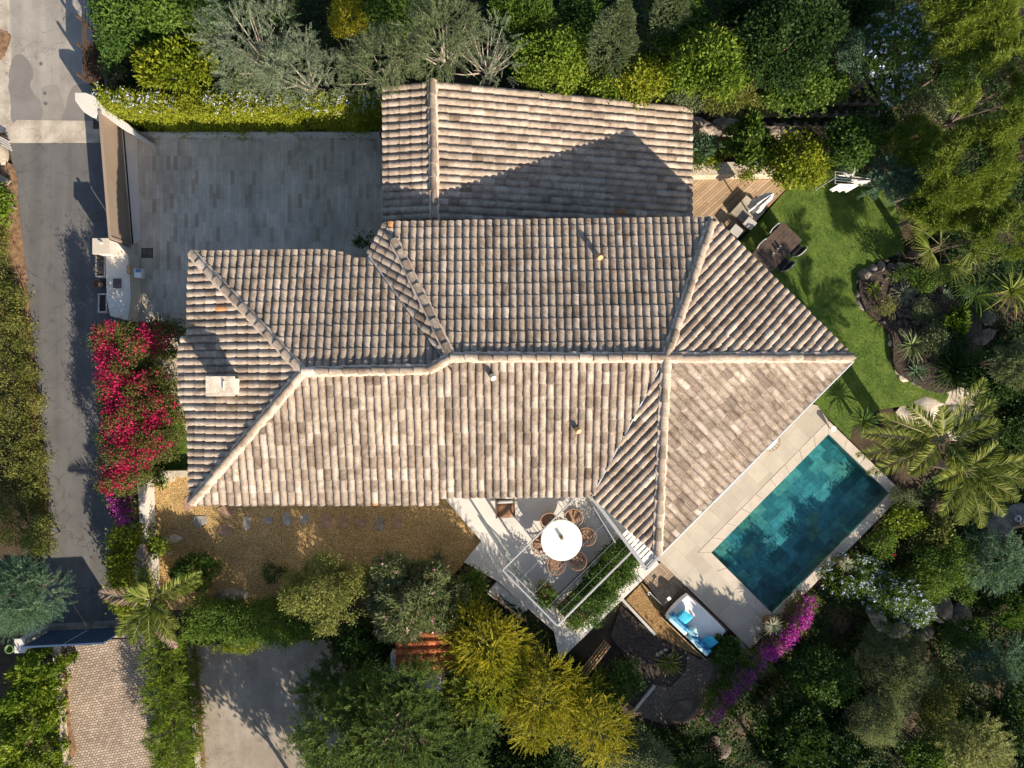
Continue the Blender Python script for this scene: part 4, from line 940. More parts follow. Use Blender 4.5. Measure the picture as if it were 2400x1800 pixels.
def screen(a, b, h, lb, rails=1):
    t = thing('glass_screen', lb, 'glass screen', a); put('pane', MB().bar(a + Vector((0, 0, h / 2 + 0.03)), b + Vector((0, 0, h / 2 + 0.03)), 0.014, h - 0.06), M['glass'], t, a)
    mb = MB(); mb.bar(a + Vector((0, 0, 0.02)), b + Vector((0, 0, 0.02)), 0.07, 0.04); mb.bar(a + Vector((0, 0, h)), b + Vector((0, 0, h)), 0.03, 0.03); put('rail', mb, M['white_metal'], t, a)
    for f in (0, 0.5, 1): q = a.lerp(b, f); put('post', MB().bar((q.x, q.y, TZ), (q.x, q.y, TZ + h), 0.035), M['white_metal'], t, a)
screen(P(1192, 1318, TZ), P(1288, 1412, TZ), 1.0, 'clear glass balustrade above the terrace steps on the left of the dining area')
screen(P(1292, 1410, TZ), P(1438, 1264, TZ), 0.55, 'low glass and rail screen in front of the jasmine planter')
screen(P(1384, 1178, TZ), P(1432, 1256, TZ), 1.0, 'clear glass screen between the dining area and the white canopy')
mb = MB(); wall_px(mb, [(1296, 1424), (1450, 1270), (1500, 1322), (1350, 1488)], TZ - 0.05, TZ + 0.28)
t = thing('raised_planter', 'raised pale planter holding the jasmine bush at the edge of the dining terrace', 'planter', P(1400, 1380, TZ)); put('box', mb, M['render'], t, P(1400, 1380, TZ), bevel=0.01)
mb = MB(); mb.prism([P(1304, 1424, TZ + .29), P(1450, 1279, TZ + .29), P(1491, 1322, TZ + .29), P(1350, 1478, TZ + .29)], TZ + .2, TZ + .29, False); put('soil', mb, M['soil'], t, P(1400, 1380, TZ))
tt = P(1316, 1266, TZ + 0.75); tb = Vector((tt.x, tt.y, TZ))
t = thing('dining_table', 'large round white table under the pergola', 'table', tb)
put('tabletop', MB().lathe((0, 0, 0), [(0, 0.715), (0.66, 0.715), (0.70, 0.73), (0.70, 0.75), (0.695, 0.756), (0.685, 0.7575), (0.45, 0.7575), (0, 0.7575)], 64), M['table_white'], t)
put('pedestal', MB().lathe((0, 0, 0), [(0.34, 0), (0.34, 0.03), (0.10, 0.10), (0.08, 0.5), (0.16, 0.714)], 32), M['table_white'], t)
p = P(1317, 1262, TZ + 0.95); t = thing('lantern', 'clear glass lantern with dark base in the middle of the white round table', 'lantern', (p.x, p.y, TZ + 0.759))
put('holder', MB().lathe((0, 0, 0), [(0, 0), (0.06, 0), (0.06, 0.04), (0.0, 0.05)], 20), M['wood'], t); put('glass', MB().lathe((0, 0, 0), [(0.075, 0.0), (0.075, 0.20), (0.068, 0.20), (0.068, 0.012)], 24), M['glass'], t); put('candle', MB().lathe((0, 0, 0.05), [(0.035, 0), (0.035, 0.12), (0, 0.125)], 14), M['black'], t)
def tub_chair(label):
    t = thing('wicker_chair', label, 'chair', (0, 0, TZ), 0, 'wicker chairs round the white table')
    put('seat', MB().lathe((0, 0, 0.40), [(0, 0), (0.21, 0), (0.23, 0.02), (0.21, 0.04), (0, 0.045)], 24), M['wicker'], t)
    for k in range(4):
        a = math.pi / 4 + k * math.pi / 2; put('leg', MB().tube([(0.22 * math.cos(a), 0.22 * math.sin(a), 0), (0.17 * math.cos(a), 0.17 * math.sin(a), 0.40)], 0.012, 6), M['wicker'], t)
    def arc(r, z, a0=70, a1=290, n=20, drop=0.0): return [(r * math.cos(R(a0 + (a1 - a0) * k / n)), r * math.sin(R(a0 + (a1 - a0) * k / n)), z - drop * abs(k / n * 2 - 1) ** 2) for k in range(n + 1)]
    mb = MB(); top = arc(0.31, 0.76, 62, 298, 22, 0.13); mb.tube(top, 0.016, 8); mb.tube(arc(0.30, 0.74, 62, 298, 22, 0.13), 0.012, 6); mb.tube(arc(0.24, 0.42, 50, 310), 0.014, 6); put('back_frame', mb, M['wicker'], t)
    mb = MB()
    for k in range(0, 23, 2): p = Vector(top[k]); a = math.atan2(p.y, p.x); mb.tube([(0.23 * math.cos(a), 0.23 * math.sin(a), 0.42), (0.285 * math.cos(a), 0.285 * math.sin(a), 0.6), p], 0.008, 5)
    for z, r_ in ((0.50, 0.255), (0.57, 0.275), (0.64, 0.29)): mb.tube(arc(r_, z, 75, 285), 0.005, 5)
    put('lattice', mb, M['wicker'], t); return t
ch0 = tub_chair('wicker tub chair at the round table on its right side')
spots = [(1374, 1256, 10, None), (1352, 1312, -48, 'wicker tub chair at the round table on the lower right, backed by the planter'), (1303, 1322, -105, 'wicker tub chair at the round table at its lowest point, nearest the potted shrub'), (1266, 1276, 192, 'wicker tub chair half hidden at the left of the round table under the pergola beam'), (1287, 1221, 128, 'wicker tub chair at the upper left of the round table below the beam'), (1344, 1212, 62, 'wicker tub chair at the upper right of the round table nearest the roof')]
for k, (x, y, a, lb) in enumerate(spots):
    o = ch0 if k == 0 else copy_tree(ch0)
    if lb: o['label'] = lb
    p = P(x, y, TZ + 0.55); o.location = (p.x, p.y, TZ); o.rotation_euler = (0, 0, R(a + 180))
# second pair of chairs by the wall, leather armchair
p = P(1184, 1188, TZ + 0.4); t = thing('armchair', 'dark framed armchair with a brown seat and grey back cushion at the roof edge', 'armchair', (p.x, p.y, TZ), R(2))
put('seat', MB().cushion((0, -0.12, 0.40), (0.56, 0.52, 0.10)), M['leather'], t)
put('backrest', MB().cushion((0, 0.20, 0.58), (0.56, 0.10, 0.46), m=Matrix.Rotation(R(-14), 3, 'X')), M['grey_cloth'], t)
for s in (-1, 1):
    mb = MB(); mb.bar((s * 0.31, -0.36, 0.56), (s * 0.31, 0.34, 0.60), 0.05, 0.03); put('armrest', mb, M['wood_dark'], t)
    for y in (-0.34, 0.30): put('leg', MB().bar((s * 0.31, y, 0), (s * 0.31, y, 0.56), 0.04), M['wood_dark'], t)
put('seat_frame', MB().box((0, -0.05, 0.325), (0.58, 0.62, 0.04)), M['wood_dark'], t)
# potted shrub
pp = P(1278, 1388, TZ + 0.5)
t = thing('potted_shrub', 'leafy green shrub in a round brown rimmed pot on the dining terrace', 'potted plant', (pp.x, pp.y, TZ)); pot_shrub = t
put('pot', MB().lathe((0, 0, 0), [(0.20, 0), (0.30, 0.30), (0.31, 0.55), (0.27, 0.55), (0.25, 0.48), (0.0, 0.48)], 32), M['brown_pot'], t)
# steps down on the left edge of the terrace
mb = MB(); sa, sb = P(1165, 1362, 0), P(1298, 1480, 0); d = (sb - sa).normalized(); n_ = Vector((-d.y, d.x, 0))
if n_.y > 0: n_.negate()
t = thing('garden_steps', 'flight of pale stone steps running down beside the dining terrace', 'steps', sa)
for k in range(9):
    L = (sb - sa).length / 9; c = sa + d * (L * (k + 0.5)) + n_ * 0.26; h = TZ - 0.045 * (k + 1)
    put('step', MB().bar(c - d * L / 2 + Vector((0, 0, h - 0.15)), c + d * L / 2 + Vector((0, 0, h - 0.15)), 0.52, 0.3), M['dining_terrace'], t, sa, bevel=0.006)
def rail(pts_, lb, r=0.03, h=0.0, mt='wood'):
    t = thing('handrail', lb, 'handrail', pts_[0]); put('bar', MB().tube(pts_, r, 8), M[mt], t, pts_[0])
    for q in pts_: put('post', MB().tube([(q[0], q[1], -0.1), q], 0.025, 6), M[mt], t, pts_[0])
rail([P(1104, 1352, 0.7), P(1164, 1404, 0.65), P(1232, 1456, 0.6)], 'thin wooden handrail beside the terrace steps over the yellow shrubs')
t = thing('garden_bench', 'orange-brown slatted timber bench leaning at the lower tip of the dining terrace', 'bench', P(1395, 1520, 0.1)); bo = P(1395, 1520, 0.1)
mb = MB()
for k in range(4): o_ = Vector((0.05 * k, -0.04 * k, 0.08 * k)); mb.bar(P(1362, 1572, 0.3) + o_, P(1418, 1500, 0.3) + o_, 0.05, 0.025)
put('slat', mb, M['wood'], t, bo)
for (x, y) in ((1368, 1566), (1414, 1507)): put('leg', MB().bar(P(x, y, -0.05), P(x, y, 0.55), 0.05), M['wood_dark'], t, bo)
# ------------------------------------------------------------------ pool side
def lamp(px, py, lb, az):
    p = P(px, py, TZ + 0.006); t = thing('garden_lamp', lb, 'lamp', p, az)
    put('stem', MB().tube([(0, 0, 0), (0.0, 0, 0.12)], 0.02, 8), M['zinc'], t)
    put('shade', MB().lathe((0, 0, 0.06), [(0.02, 0), (0.10, 0.26), (0.09, 0.27), (0.0, 0.275)], 20), M['white'], t)
lamp(1944, 1003, 'small white cone lamp standing at the top corner of the pool', 0)
p = P(1808, 1040, TZ + 0.45); t = thing('wire_chair', 'round wire chair with a white cushion half hidden under the pool side eave', 'chair', (p.x - 0.1, p.y + 0.1, TZ), R(-45))
put('seat', MB().cushion((0, 0, 0.42), (0.5, 0.5, 0.10), puff=0.8), M['linen'], t)
mb = MB()
for k in range(11):
    a = R(-110 + 22 * k); mb.tube([(0.2 * math.cos(a), 0.2 * math.sin(a), 0.36), (0.34 * math.cos(a), 0.34 * math.sin(a), 0.6)], 0.009, 5)
mb.tube([(0.34 * math.cos(R(-110 + 22 * k)), 0.34 * math.sin(R(-110 + 22 * k)), 0.6) for k in range(11)], 0.014, 6); mb.tube([(0.21 * math.cos(R(30 * k)), 0.21 * math.sin(R(30 * k)), 0.36) for k in range(13)], 0.012, 6); put('frame', mb, M['wicker'], t)
for k in range(4): a = k * math.pi / 2 + .78; put('leg', MB().tube([(0.25 * math.cos(a), 0.25 * math.sin(a), 0), (0.18 * math.cos(a), 0.18 * math.sin(a), 0.37)], 0.012, 6), M['wicker'], t)
mb = MB(); mb.bar(P(1672, 1176, TZ + 0.01), P(1772, 1076, TZ + 0.01), 0.16, 0.012); single('floor_grate', mb, M['zinc'], 'long grey drain channel cover in the pool terrace along the eave', 'grate', P(1720, 1126, TZ))
mb = MB(); mb.lathe((0, 0, 0), [(0.10, 0), (0.10, 0.02), (0.06, 0.025), (0, 0.025)], 20)
p = P(1793, 1266, PD); single('pool_light', mb, M['white'], 'round pale pool drain on the tiled pool floor', 'pool fitting').location = (p.x, p.y, PD + 0.004)
# wooden platform and daybed
DZ = 0.10
dq = [P(1549, 1317, DZ), P(1607, 1374, DZ), P(1556, 1424, DZ), P(1508, 1360, DZ)]
dk = thing('wooden_platform', 'square parquet platform of grey-brown deck tiles beside the pool terrace', 'decking', P(1555, 1370, 0)); do_ = P(1555, 1370, 0)
for i in range(3):
    for j in range(3):
        def q_(u, v): return dq[0].lerp(dq[1], u).lerp(dq[3].lerp(dq[2], u), v)
        g = 0.004; put('deck_tile', MB().prism([q_(i / 3 + g, j / 3 + g), q_((i + 1) / 3 - g, j / 3 + g), q_((i + 1) / 3 - g, (j + 1) / 3 - g), q_(i / 3 + g, (j + 1) / 3 - g)], -0.02, DZ), M['deck_a' if (i + j) % 2 else 'deck_b'], dk, do_)
bz = 0.46
bq = [P(1607, 1385, bz), P(1706, 1480, bz), P(1660, 1544, bz), P(1552, 1440, bz)]
ex = (bq[1] - bq[0]); ey = (bq[3] - bq[0]); LX, LY = ex.length, ey.length; ba = math.atan2(ex.y, ex.x); cen2 = sum(bq, Vector()) / 4
bed = thing('daybed', 'wooden daybed with a white mattress and blue backrest cushions beside the pool terrace', 'daybed', (cen2.x, cen2.y, 0), ba)
sg = -1 if ey.dot(Vector((-math.sin(ba), math.cos(ba), 0))) < 0 else 1
mb = MB(); mb.box((0, 0, 0.18), (LX + 0.12, LY + 0.12, 0.16)); put('frame', mb, M['wood_dark'], bed, bevel=0.01)
for sx in (-1, 1):
    for sy in (-1, 1): put('leg', MB().box((sx * (LX / 2 - 0.05), sy * (LY / 2 - 0.05), 0.05), (0.08, 0.08, 0.10)), M['wood_dark'], bed)
put('backboard', MB().box((0, sg * (LY / 2 + 0.085), 0.34), (LX + 0.12, 0.03, 0.44)), M['wood'], bed)
put('mattress', MB().cushion((0, -sg * 0.0, 0.36), (LX, LY, 0.22), n=24, puff=0.22, wr=0.004), M['linen'], bed)
for k, (cx, lb) in enumerate(((-LX * 0.25, 'upper'), (LX * 0.26, 'lower'))):
    put('bolster', MB().cushion((cx, sg * (LY / 2 - 0.10), 0.56), (LX * 0.47, 0.17, 0.36), n=10, puff=0.6), M['pale_blue'], bed)
    bk = put('back_cushion', MB().cushion((cx, sg * (LY / 2 - 0.24), 0.60), (LX * 0.46, 0.15, 0.30), m=Matrix.Rotation(R(sg * -25), 3, 'X'), n=10, puff=0.7), M['navy_cloth'], bed)
def pillow(u, v, rz, tilt, mt, lb, s=0.42):
    p = cen2 + Matrix.Rotation(ba, 3, 'Z') @ Vector((u, v * sg, 0)); o_ = MB().cushion((0, 0, 0), (s, s, 0.17), m=Matrix.Rotation(rz, 3, 'Z') @ Matrix.Rotation(tilt, 3, 'X'), n=10, puff=0.9)
    o = single('throw_pillow', o_, M[mt], lb, 'pillow', group='pillows on the daybed'); o.location = (p.x, p.y, 0.62)
pillow(-LX * 0.26, 0.10, ba + 0.15, R(25) * -sg, 'blue_cloth', 'plain turquoise pillow on the daybed, nearest the parquet platform', 0.46)
pillow(LX * 0.02, 0.27, ba - 0.5, R(35) * -sg, 'pale_blue', 'pale blue pillow in the middle of the daybed', 0.36)
pillow(LX * 0.34, 0.10, ba + 0.05, R(28) * -sg, 'blue_cloth', 'plain turquoise pillow at the planted end of the daybed', 0.44)
# outdoor shower / small table beside the daybed
t = thing('side_table', 'slim metal frame with a small white tray beside the daybed head', 'side table', P(1548, 1415, 0.1)); so_ = P(1548, 1415, 0.1)
put('tray', MB().box((P(1568, 1403, 0.5).x, P(1568, 1403, 0.5).y, 0.5), (0.13, 0.11, 0.02), R(40)), M['white'], t, so_)
mb = MB(); mb.tube([P(1522, 1388, 0.45), P(1553, 1419, 0.45), P(1566, 1405, 0.48)], 0.014, 6); put('arm', mb, M['white_metal'], t, so_)
put('post', MB().tube([P(1553, 1419, 0), P(1553, 1419, 0.45)], 0.016, 6), M['wood_dark'], t, so_); put('ring', MB().tube([P(1522, 1391, 0.46) + Vector((0.05 * math.cos(a * .6), 0.05 * math.sin(a * .6), 0)) for a in range(9)], 0.012, 6), M['white'], t, so_)
mb = MB(); mb.tube([P(1497, 1366, 0.35), P(1515, 1388, 0.33), P(1524, 1390, 0.3)], 0.012, 6); mb.tube([P(1515, 1388, 0), P(1515, 1388, 0.34)], 0.02, 6); single('hose', mb, M['black'], 'thin black hose and stake at the corner of the parquet platform', 'hose', P(1510, 1385, 0))
mb = MB(); mb.bar(P(1458, 1404, 0.05), P(1535, 1486, 0.05), 0.09, 0.14); single('timber_edging', mb, M['slat_grey'], 'weathered timber edging between the orange gravel and the dark bed', 'edging', P(1500, 1445, 0))
mb = MB(); mb.bar(P(1534, 1606, 0.05), P(1486, 1664, 0.05), 0.09, 0.14); single('timber_edging', mb, M['slat_grey'], 'weathered timber edging at the lower end of the dark bed', 'edging', P(1510, 1635, 0))
for k in range(9):
    a = -0.9 + k * 0.29; boulder(1568 + 42 * math.cos(a) + 2, 1552 - 48 * math.sin(a), 0.08, 'small round stone in the row edging the agave bed below the daybed', 'pale_rock', group='stones edging the agave bed', seed=k + 300)
for k in range(4):
    boulder(1541 + k * 9, 1532 - (k % 3) * 6 + k, 0.10, 'round pale stone at the base of the agave', 'pale_rock', group='stones around the agave', seed=k + 400)
def agave_pot(px, py, r, lb, h=0.5):
    b = G(px, py); b = P(px, py, TZ); t = thing('potted_yucca', lb, 'potted plant', b)
    put('pot', MB().lathe((0, 0, 0), [(r * 0.6, 0), (r, h * 0.55), (r * 0.92, h), (r * 0.8, h), (r * 0.75, h * 0.85), (0, h * 0.85)], 28), M['brown_pot'], t); return t
yuc1 = agave_pot(1797, 1452, 0.27, 'spiky grey-green yucca in a brown pot at the bottom corner of the pool', 0.55)
yuc2 = agave_pot(1967, 1312, 0.20, 'spiky grey-green yucca in a brown pot on the right coping of the pool', 0.42)
t = thing('plant_pot', 'small pale empty pot beside the purple creeper', 'pot', G(1687, 1583)); put('pot', MB().lathe((0, 0, 0), [(0.10, 0), (0.13, 0.28), (0.11, 0.28), (0.09, 0.2), (0, 0.2)], 20), M['coping'], t)
mb = MB(); mb.lathe((0, 0, 0), [(0.13, 0), (0.13, 0.10), (0.10, 0.12), (0.06, 0.12), (0.05, 0.08), (0, 0.08)], 22); single('garden_spotlight', mb, M['zinc'], 'round metal spotlight on the dark boulders at the right edge', 'lamp').location = G(2366, 1210) + Vector((0, 0, 0.35))
boulder(2366, 1212, 0.6, 'dark flat boulder carrying the round spotlight at the right edge', 'rock', 1.3, .8, 0.5, .3)
# red tiled shed in the shrubs
shed = thing('garden_shed', 'small shed with an orange barrel tile roof between the shrubs', 'shed', P(990, 1530, 0))
so2 = P(990, 1530, 0)
sp = [P(928, 1478, 2.2), P(928, 1575, 2.2), P(1056, 1575, 2.0), P(1056, 1478, 2.0)]
so_tile = tile_plane('roof_slope', [sp[3], sp[2], sp[1], sp[0]], (0, 1), [(1, 2), (2, 3), (3, 0)], M['tile_red'], shed, 77, pitch=0.26); so_tile.location = (-so2.x, -so2.y, -so2.z)
mb = MB(); mb.prism([P(936, 1486, 0), P(936, 1568, 0), P(1046, 1568, 0), P(1046, 1486, 0)], -0.1, 1.85); put('wall', mb, M['render'], shed, so2)
# ------------------------------------------------------------------ plants
UP = np.array([0, 0, 1.0])
def nrm(a): return a / np.maximum(np.linalg.norm(a, axis=-1, keepdims=True), 1e-9)
def kites(name, mt, p, ax, nr, L, W, tone, parent=None, wide=0.45, fold=0.10):
    """one folded kite-shaped blade per row"""
    n = len(p); ax = nrm(ax); sd = nrm(np.cross(nr, ax)); up = np.cross(ax, sd)
    L = np.broadcast_to(L, (n,))[:, None]; W = np.broadcast_to(W, (n,))[:, None]
    v = np.empty((n, 4, 3)); mid = p + ax * L * wide + up * L * fold
    v[:, 0] = p; v[:, 1] = mid + sd * W / 2; v[:, 2] = p + ax * L; v[:, 3] = mid - sd * W / 2
    me = bpy.data.meshes.new(name); me.vertices.add(n * 4); me.vertices.foreach_set('co', v.ravel())
    me.loops.add(n * 4); me.loops.foreach_set('vertex_index', np.arange(n * 4, dtype=np.int32))
    me.polygons.add(n); me.polygons.foreach_set('loop_start', np.arange(0, n * 4, 4, dtype=np.int32)); me.polygons.foreach_set('loop_total', np.full(n, 4, dtype=np.int32))
    a = me.attributes.new('tone', 'FLOAT', 'FACE'); a.data.foreach_set('value', np.clip(tone, 0, 1).astype(np.float32))
    me.materials.append(mt); me.update(calc_edges=True)
    o = bpy.data.objects.new(name, me); C.objects.link(o); o.parent = parent; return o

def clump(r, o, d, per, cr, L, W, tone_c, upb=0.7):
    m = len(o); p = np.repeat(o, per, 0) + r.normal(0, 1, (m * per, 3)) * cr; dd = np.repeat(d, per, 0)
    ax = dd * 0.6 + r.normal(0, 0.7, (m * per, 3)); nr = UP * upb + dd * 0.4 + r.normal(0, 0.5, (m * per, 3))
    s = r.uniform(0.65, 1.25, m * per)
    return p, ax, nr, L * s, W * s, np.repeat(tone_c, per) * 0.6 + r.uniform(0, 0.4, m * per)
def spray(r, o, d, n, ln, L, W, ang, droop, planar, tone_c):
    m = len(o); t = np.linspace(0.08, 1, n)[None, :, None]; ln = (np.full(m, ln) * r.uniform(0.7, 1.25, m))[:, None, None]
    d = nrm(d); sd = nrm(np.cross(d, UP) + r.normal(0, 0.01 if planar else 0.6, (m, 3)))
    sg = np.where(np.arange(n) % 2, 1, -1)[None, :, None]
    p = o[:, None] + d[:, None] * t * ln - UP * droop * t ** 2 * ln
    ax = d[:, None] * math.cos(ang) + sd[:, None] * sg * math.sin(ang) - UP * droop * t + r.normal(0, 0.18, (m, n, 3))
    nr = UP + r.normal(0, 0.35, (m, n, 3)); k = m * n; s = (1 - 0.45 * t[..., 0]) * r.uniform(0.8, 1.2, (m, n))
    return p.reshape(k, 3), ax.reshape(k, 3), nr.reshape(k, 3), (L * s).ravel(), np.full(k, W), np.repeat(tone_c, n) * 0.65 + r.uniform(0, 0.35, k)
def tuft(r, o, d, per, L, W, spread, tone_c, jit=0.02):
    m = len(o); dd = np.repeat(nrm(d), per, 0); ax = dd + r.normal(0, spread, (m * per, 3))
    return np.repeat(o, per, 0) + r.normal(0, jit, (m * per, 3)), ax, r.normal(0, 1, (m * per, 3)) + UP, L * r.uniform(0.7, 1.15, m * per), np.full(m * per, W), np.repeat(tone_c, per) * 0.65 + r.uniform(0, 0.35, m * per)
def cat_(parts): return [np.concatenate([q[i] for q in parts]) for i in range(6)]

KIND = {
    'broad':   dict(st='clump', L=.115, W=.060, cr=.10, per=16, den=58),
    'big':     dict(st='tuft', L=.17, W=.070, per=11, spread=.75, den=62),
    'small':   dict(st='clump', L=.070, W=.038, cr=.075, per=16, den=95),
    'tiny':    dict(st='clump', L=.045, W=.026, cr=.06, per=18, den=130),
    'long':    dict(st='tuft', L=.20, W=.034, per=12, spread=.55, den=85),
    'feather': dict(st='spray', n=22, ln=.42, L=.10, W=.014, ang=.75, droop=.10, planar=False, den=75),
    'fern':    dict(st='spray', n=26, ln=.55, L=.095, W=.030, ang=1.15, droop=.22, planar=True, den=60),
    'bamboo':  dict(st='spray', n=14, ln=.40, L=.14, W=.022, ang=.6, droop=.30, planar=False, den=85),
    'pine':    dict(st='tuft', L=.17, W=.018, per=30, spread=.62, den=95),
    'cypress': dict(st='spray', n=16, ln=.17, L=.055, W=.022, ang=.5, droop=-.2, planar=False, den=150),
    'olive':   dict(st='tuft', L=.085, W=.020, per=16, spread=.8, den=110),
    'broom':   dict(st='spray', n=26, ln=.50, L=.075, W=.022, ang=.5, droop=.18, planar=False, den=95),
}
LM = {
    'laurel': leafmat('leaf_laurel', [(.022, .050, .011), (.054, .108, .020), (.125, .185, .032)]),
    'mid': leafmat('leaf_mid', [(.030, .060, .011), (.076, .134, .020), (.16, .215, .034)]),
    'fresh': leafmat('leaf_fresh', [(.040, .080, .009), (.11, .172, .017), (.23, .26, .034)]),
    'lime': leafmat('leaf_lime', [(.060, .095, .008), (.15, .19, .014), (.29, .285, .030)]),
    'yellow': leafmat('leaf_yellow', [(.105, .135, .010), (.21, .24, .018), (.33, .34, .035)]),
    'gold': leafmat('leaf_gold', [(.105, .108, .008), (.26, .25, .017), (.46, .40, .038)]),
    'grey': leafmat('leaf_grey', [(.095, .125, .080), (.165, .205, .130), (.28, .31, .21)]),
    'greygreen': leafmat('leaf_greygreen', [(.062, .088, .044), (.125, .158, .075), (.23, .255, .13)]),
    'bluegreen': leafmat('leaf_bluegreen', [(.042, .085, .052), (.085, .155, .092), (.16, .24, .14)]),
    'dark': leafmat('leaf_dark', [(.010, .024, .007), (.026, .056, .013), (.062, .105, .024)]),  # dark green; also stands in for deep shade on the slope
    'pine': leafmat('leaf_pine', [(.042, .076, .010), (.110, .155, .019), (.22, .262, .042)], 0.25),
    'olive': leafmat('leaf_olive', [(.075, .090, .022), (.15, .17, .042), (.27, .275, .080)]),
    'cypress': leafmat('leaf_cypress', [(.060, .090, .045), (.115, .150, .075), (.19, .225, .11)]),
    'palm': leafmat('leaf_palm', [(.060, .095, .014), (.14, .175, .028), (.27, .285, .07)]),
    'agave': leafmat('leaf_agave', [(.055, .085, .035), (.10, .14, .055), (.19, .22, .09)], 0.1),
    'silver': leafmat('leaf_silver', [(.16, .18, .11), (.26, .28, .18), (.38, .38, .26)], 0.1),
    'dry': leafmat('leaf_dry', [(.15, .10, .07), (.26, .19, .14), (.36, .28, .21)], 0.2),
    'boug': leafmat('leaf_boug', [(.040, .060, .014), (.080, .095, .024), (.15, .15, .04)]),
    'pink': leafmat('bract_pink', [(.20, .005, .035), (.41, .013, .08), (.64, .055, .16)], 0.35),
    'purple': leafmat('bract_purple', [(.20, .012, .18), (.40, .04, .36), (.58, .16, .52)], 0.35),
    'mauve': leafmat('bract_mauve', [(.14, .03, .12), (.27, .07, .24), (.42, .18, .38)], 0.3),
    'paleblue': leafmat('flower_paleblue', [(.36, .42, .72), (.52, .58, .84), (.75, .78, .92)], 0.3),
    'pinkfl': leafmat('flower_pink', [(.55, .22, .30), (.72, .38, .45), (.80, .55, .58)], 0.3),
    'jac': leafmat('leaf_jac', [(.018, .040, .009), (.055, .095, .016), (.16, .19, .035)]),
    'verge': leafmat('leaf_verge', [(.045, .055, .012), (.12, .135, .030), (.26, .24, .06)]),
    'lawn': leafmat('grass_blade', [(.052, .092, .009), (.112, .165, .016), (.215, .25, .045)], 0.25),
}
def shell(r, lobes, den, low=-0.25, gap=0.30, fs=1.7):
    """points on lumpy lobes: origin, outward direction, clump tone"""
    O = []; D = []
    ph = r.uniform(0, 6.28, 6)
    for k, (c, e) in enumerate(lobes):
        c = np.array(c); e = np.array(e); area = 4 * math.pi * (((e[0] * e[1]) ** 1.6 + (e[0] * e[2]) ** 1.6 + (e[1] * e[2]) ** 1.6) / 3) ** (1 / 1.6)
        n = int(area * den); u = nrm(r.normal(0, 1, (n, 3))); u = u[u[:, 2] > low + r.uniform(-.2, .2, len(u))]
        f = 1 - 0.38 * r.uniform(0, 1, len(u)) ** 1.8 + np.where(r.uniform(0, 1, len(u)) < .13, r.uniform(.04, .26, len(u)), 0)
        lump = 1 + 0.10 * np.sin(u[:, 0] * 5 + ph[0] + k) * np.sin(u[:, 1] * 5 + ph[1]) + 0.07 * np.sin(u[:, 2] * 8 + u[:, 0] * 6 + ph[2])
        p = c + u * e * (f * lump)[:, None]
        ok = np.ones(len(p), bool)
        for j, (c2, e2) in enumerate(lobes):
            if j != k: ok &= (((p - np.array(c2)) / (np.array(e2) * 0.72)) ** 2).sum(1) > 1
        q = p * fs; g = np.sin(q[:, 0] + ph[3]) + np.sin(q[:, 1] * 1.13 + ph[4]) + np.sin(q[:, 2] * 1.3 + ph[5]) + np.sin(q[:, 0] * 2.3 - q[:, 1] * 1.9 + ph[0])
        ok &= (g > -1.5) | (r.uniform(0, 1, len(p)) > gap * 2)
        O.append(p[ok]); D.append(nrm(u / e)[ok])
    o = np.concatenate(O); d = np.concatenate(D)
    q = o * 1.1; tn = 0.5 + 0.22 * np.sin(q[:, 0] * 1.7 + ph[1]) * np.sin(q[:, 1] * 1.5 + ph[2]) + r.normal(0, 0.2, len(o))
    return o, d, np.clip(tn, 0, 1)
def foliage(r, kind, o, d, tn, sc=1.0):
    K = KIND[kind]
    if K['st'] == 'clump': return clump(r, o, d, K['per'], K['cr'] * sc, K['L'] * sc, K['W'] * sc, tn)
    if K['st'] == 'tuft': return tuft(r, o, d * 0.8 + UP * 0.35, K['per'], K['L'] * sc, K['W'] * sc, K['spread'], tn, 0.05)
    dd = nrm(d * 0.9 + UP * 0.25 + r.normal(0, 0.35, d.shape))
    return spray(r, o, dd, K['n'], K['ln'] * sc, K['L'] * sc, K['W'] * sc, K['ang'], K['droop'], K['planar'], tn)

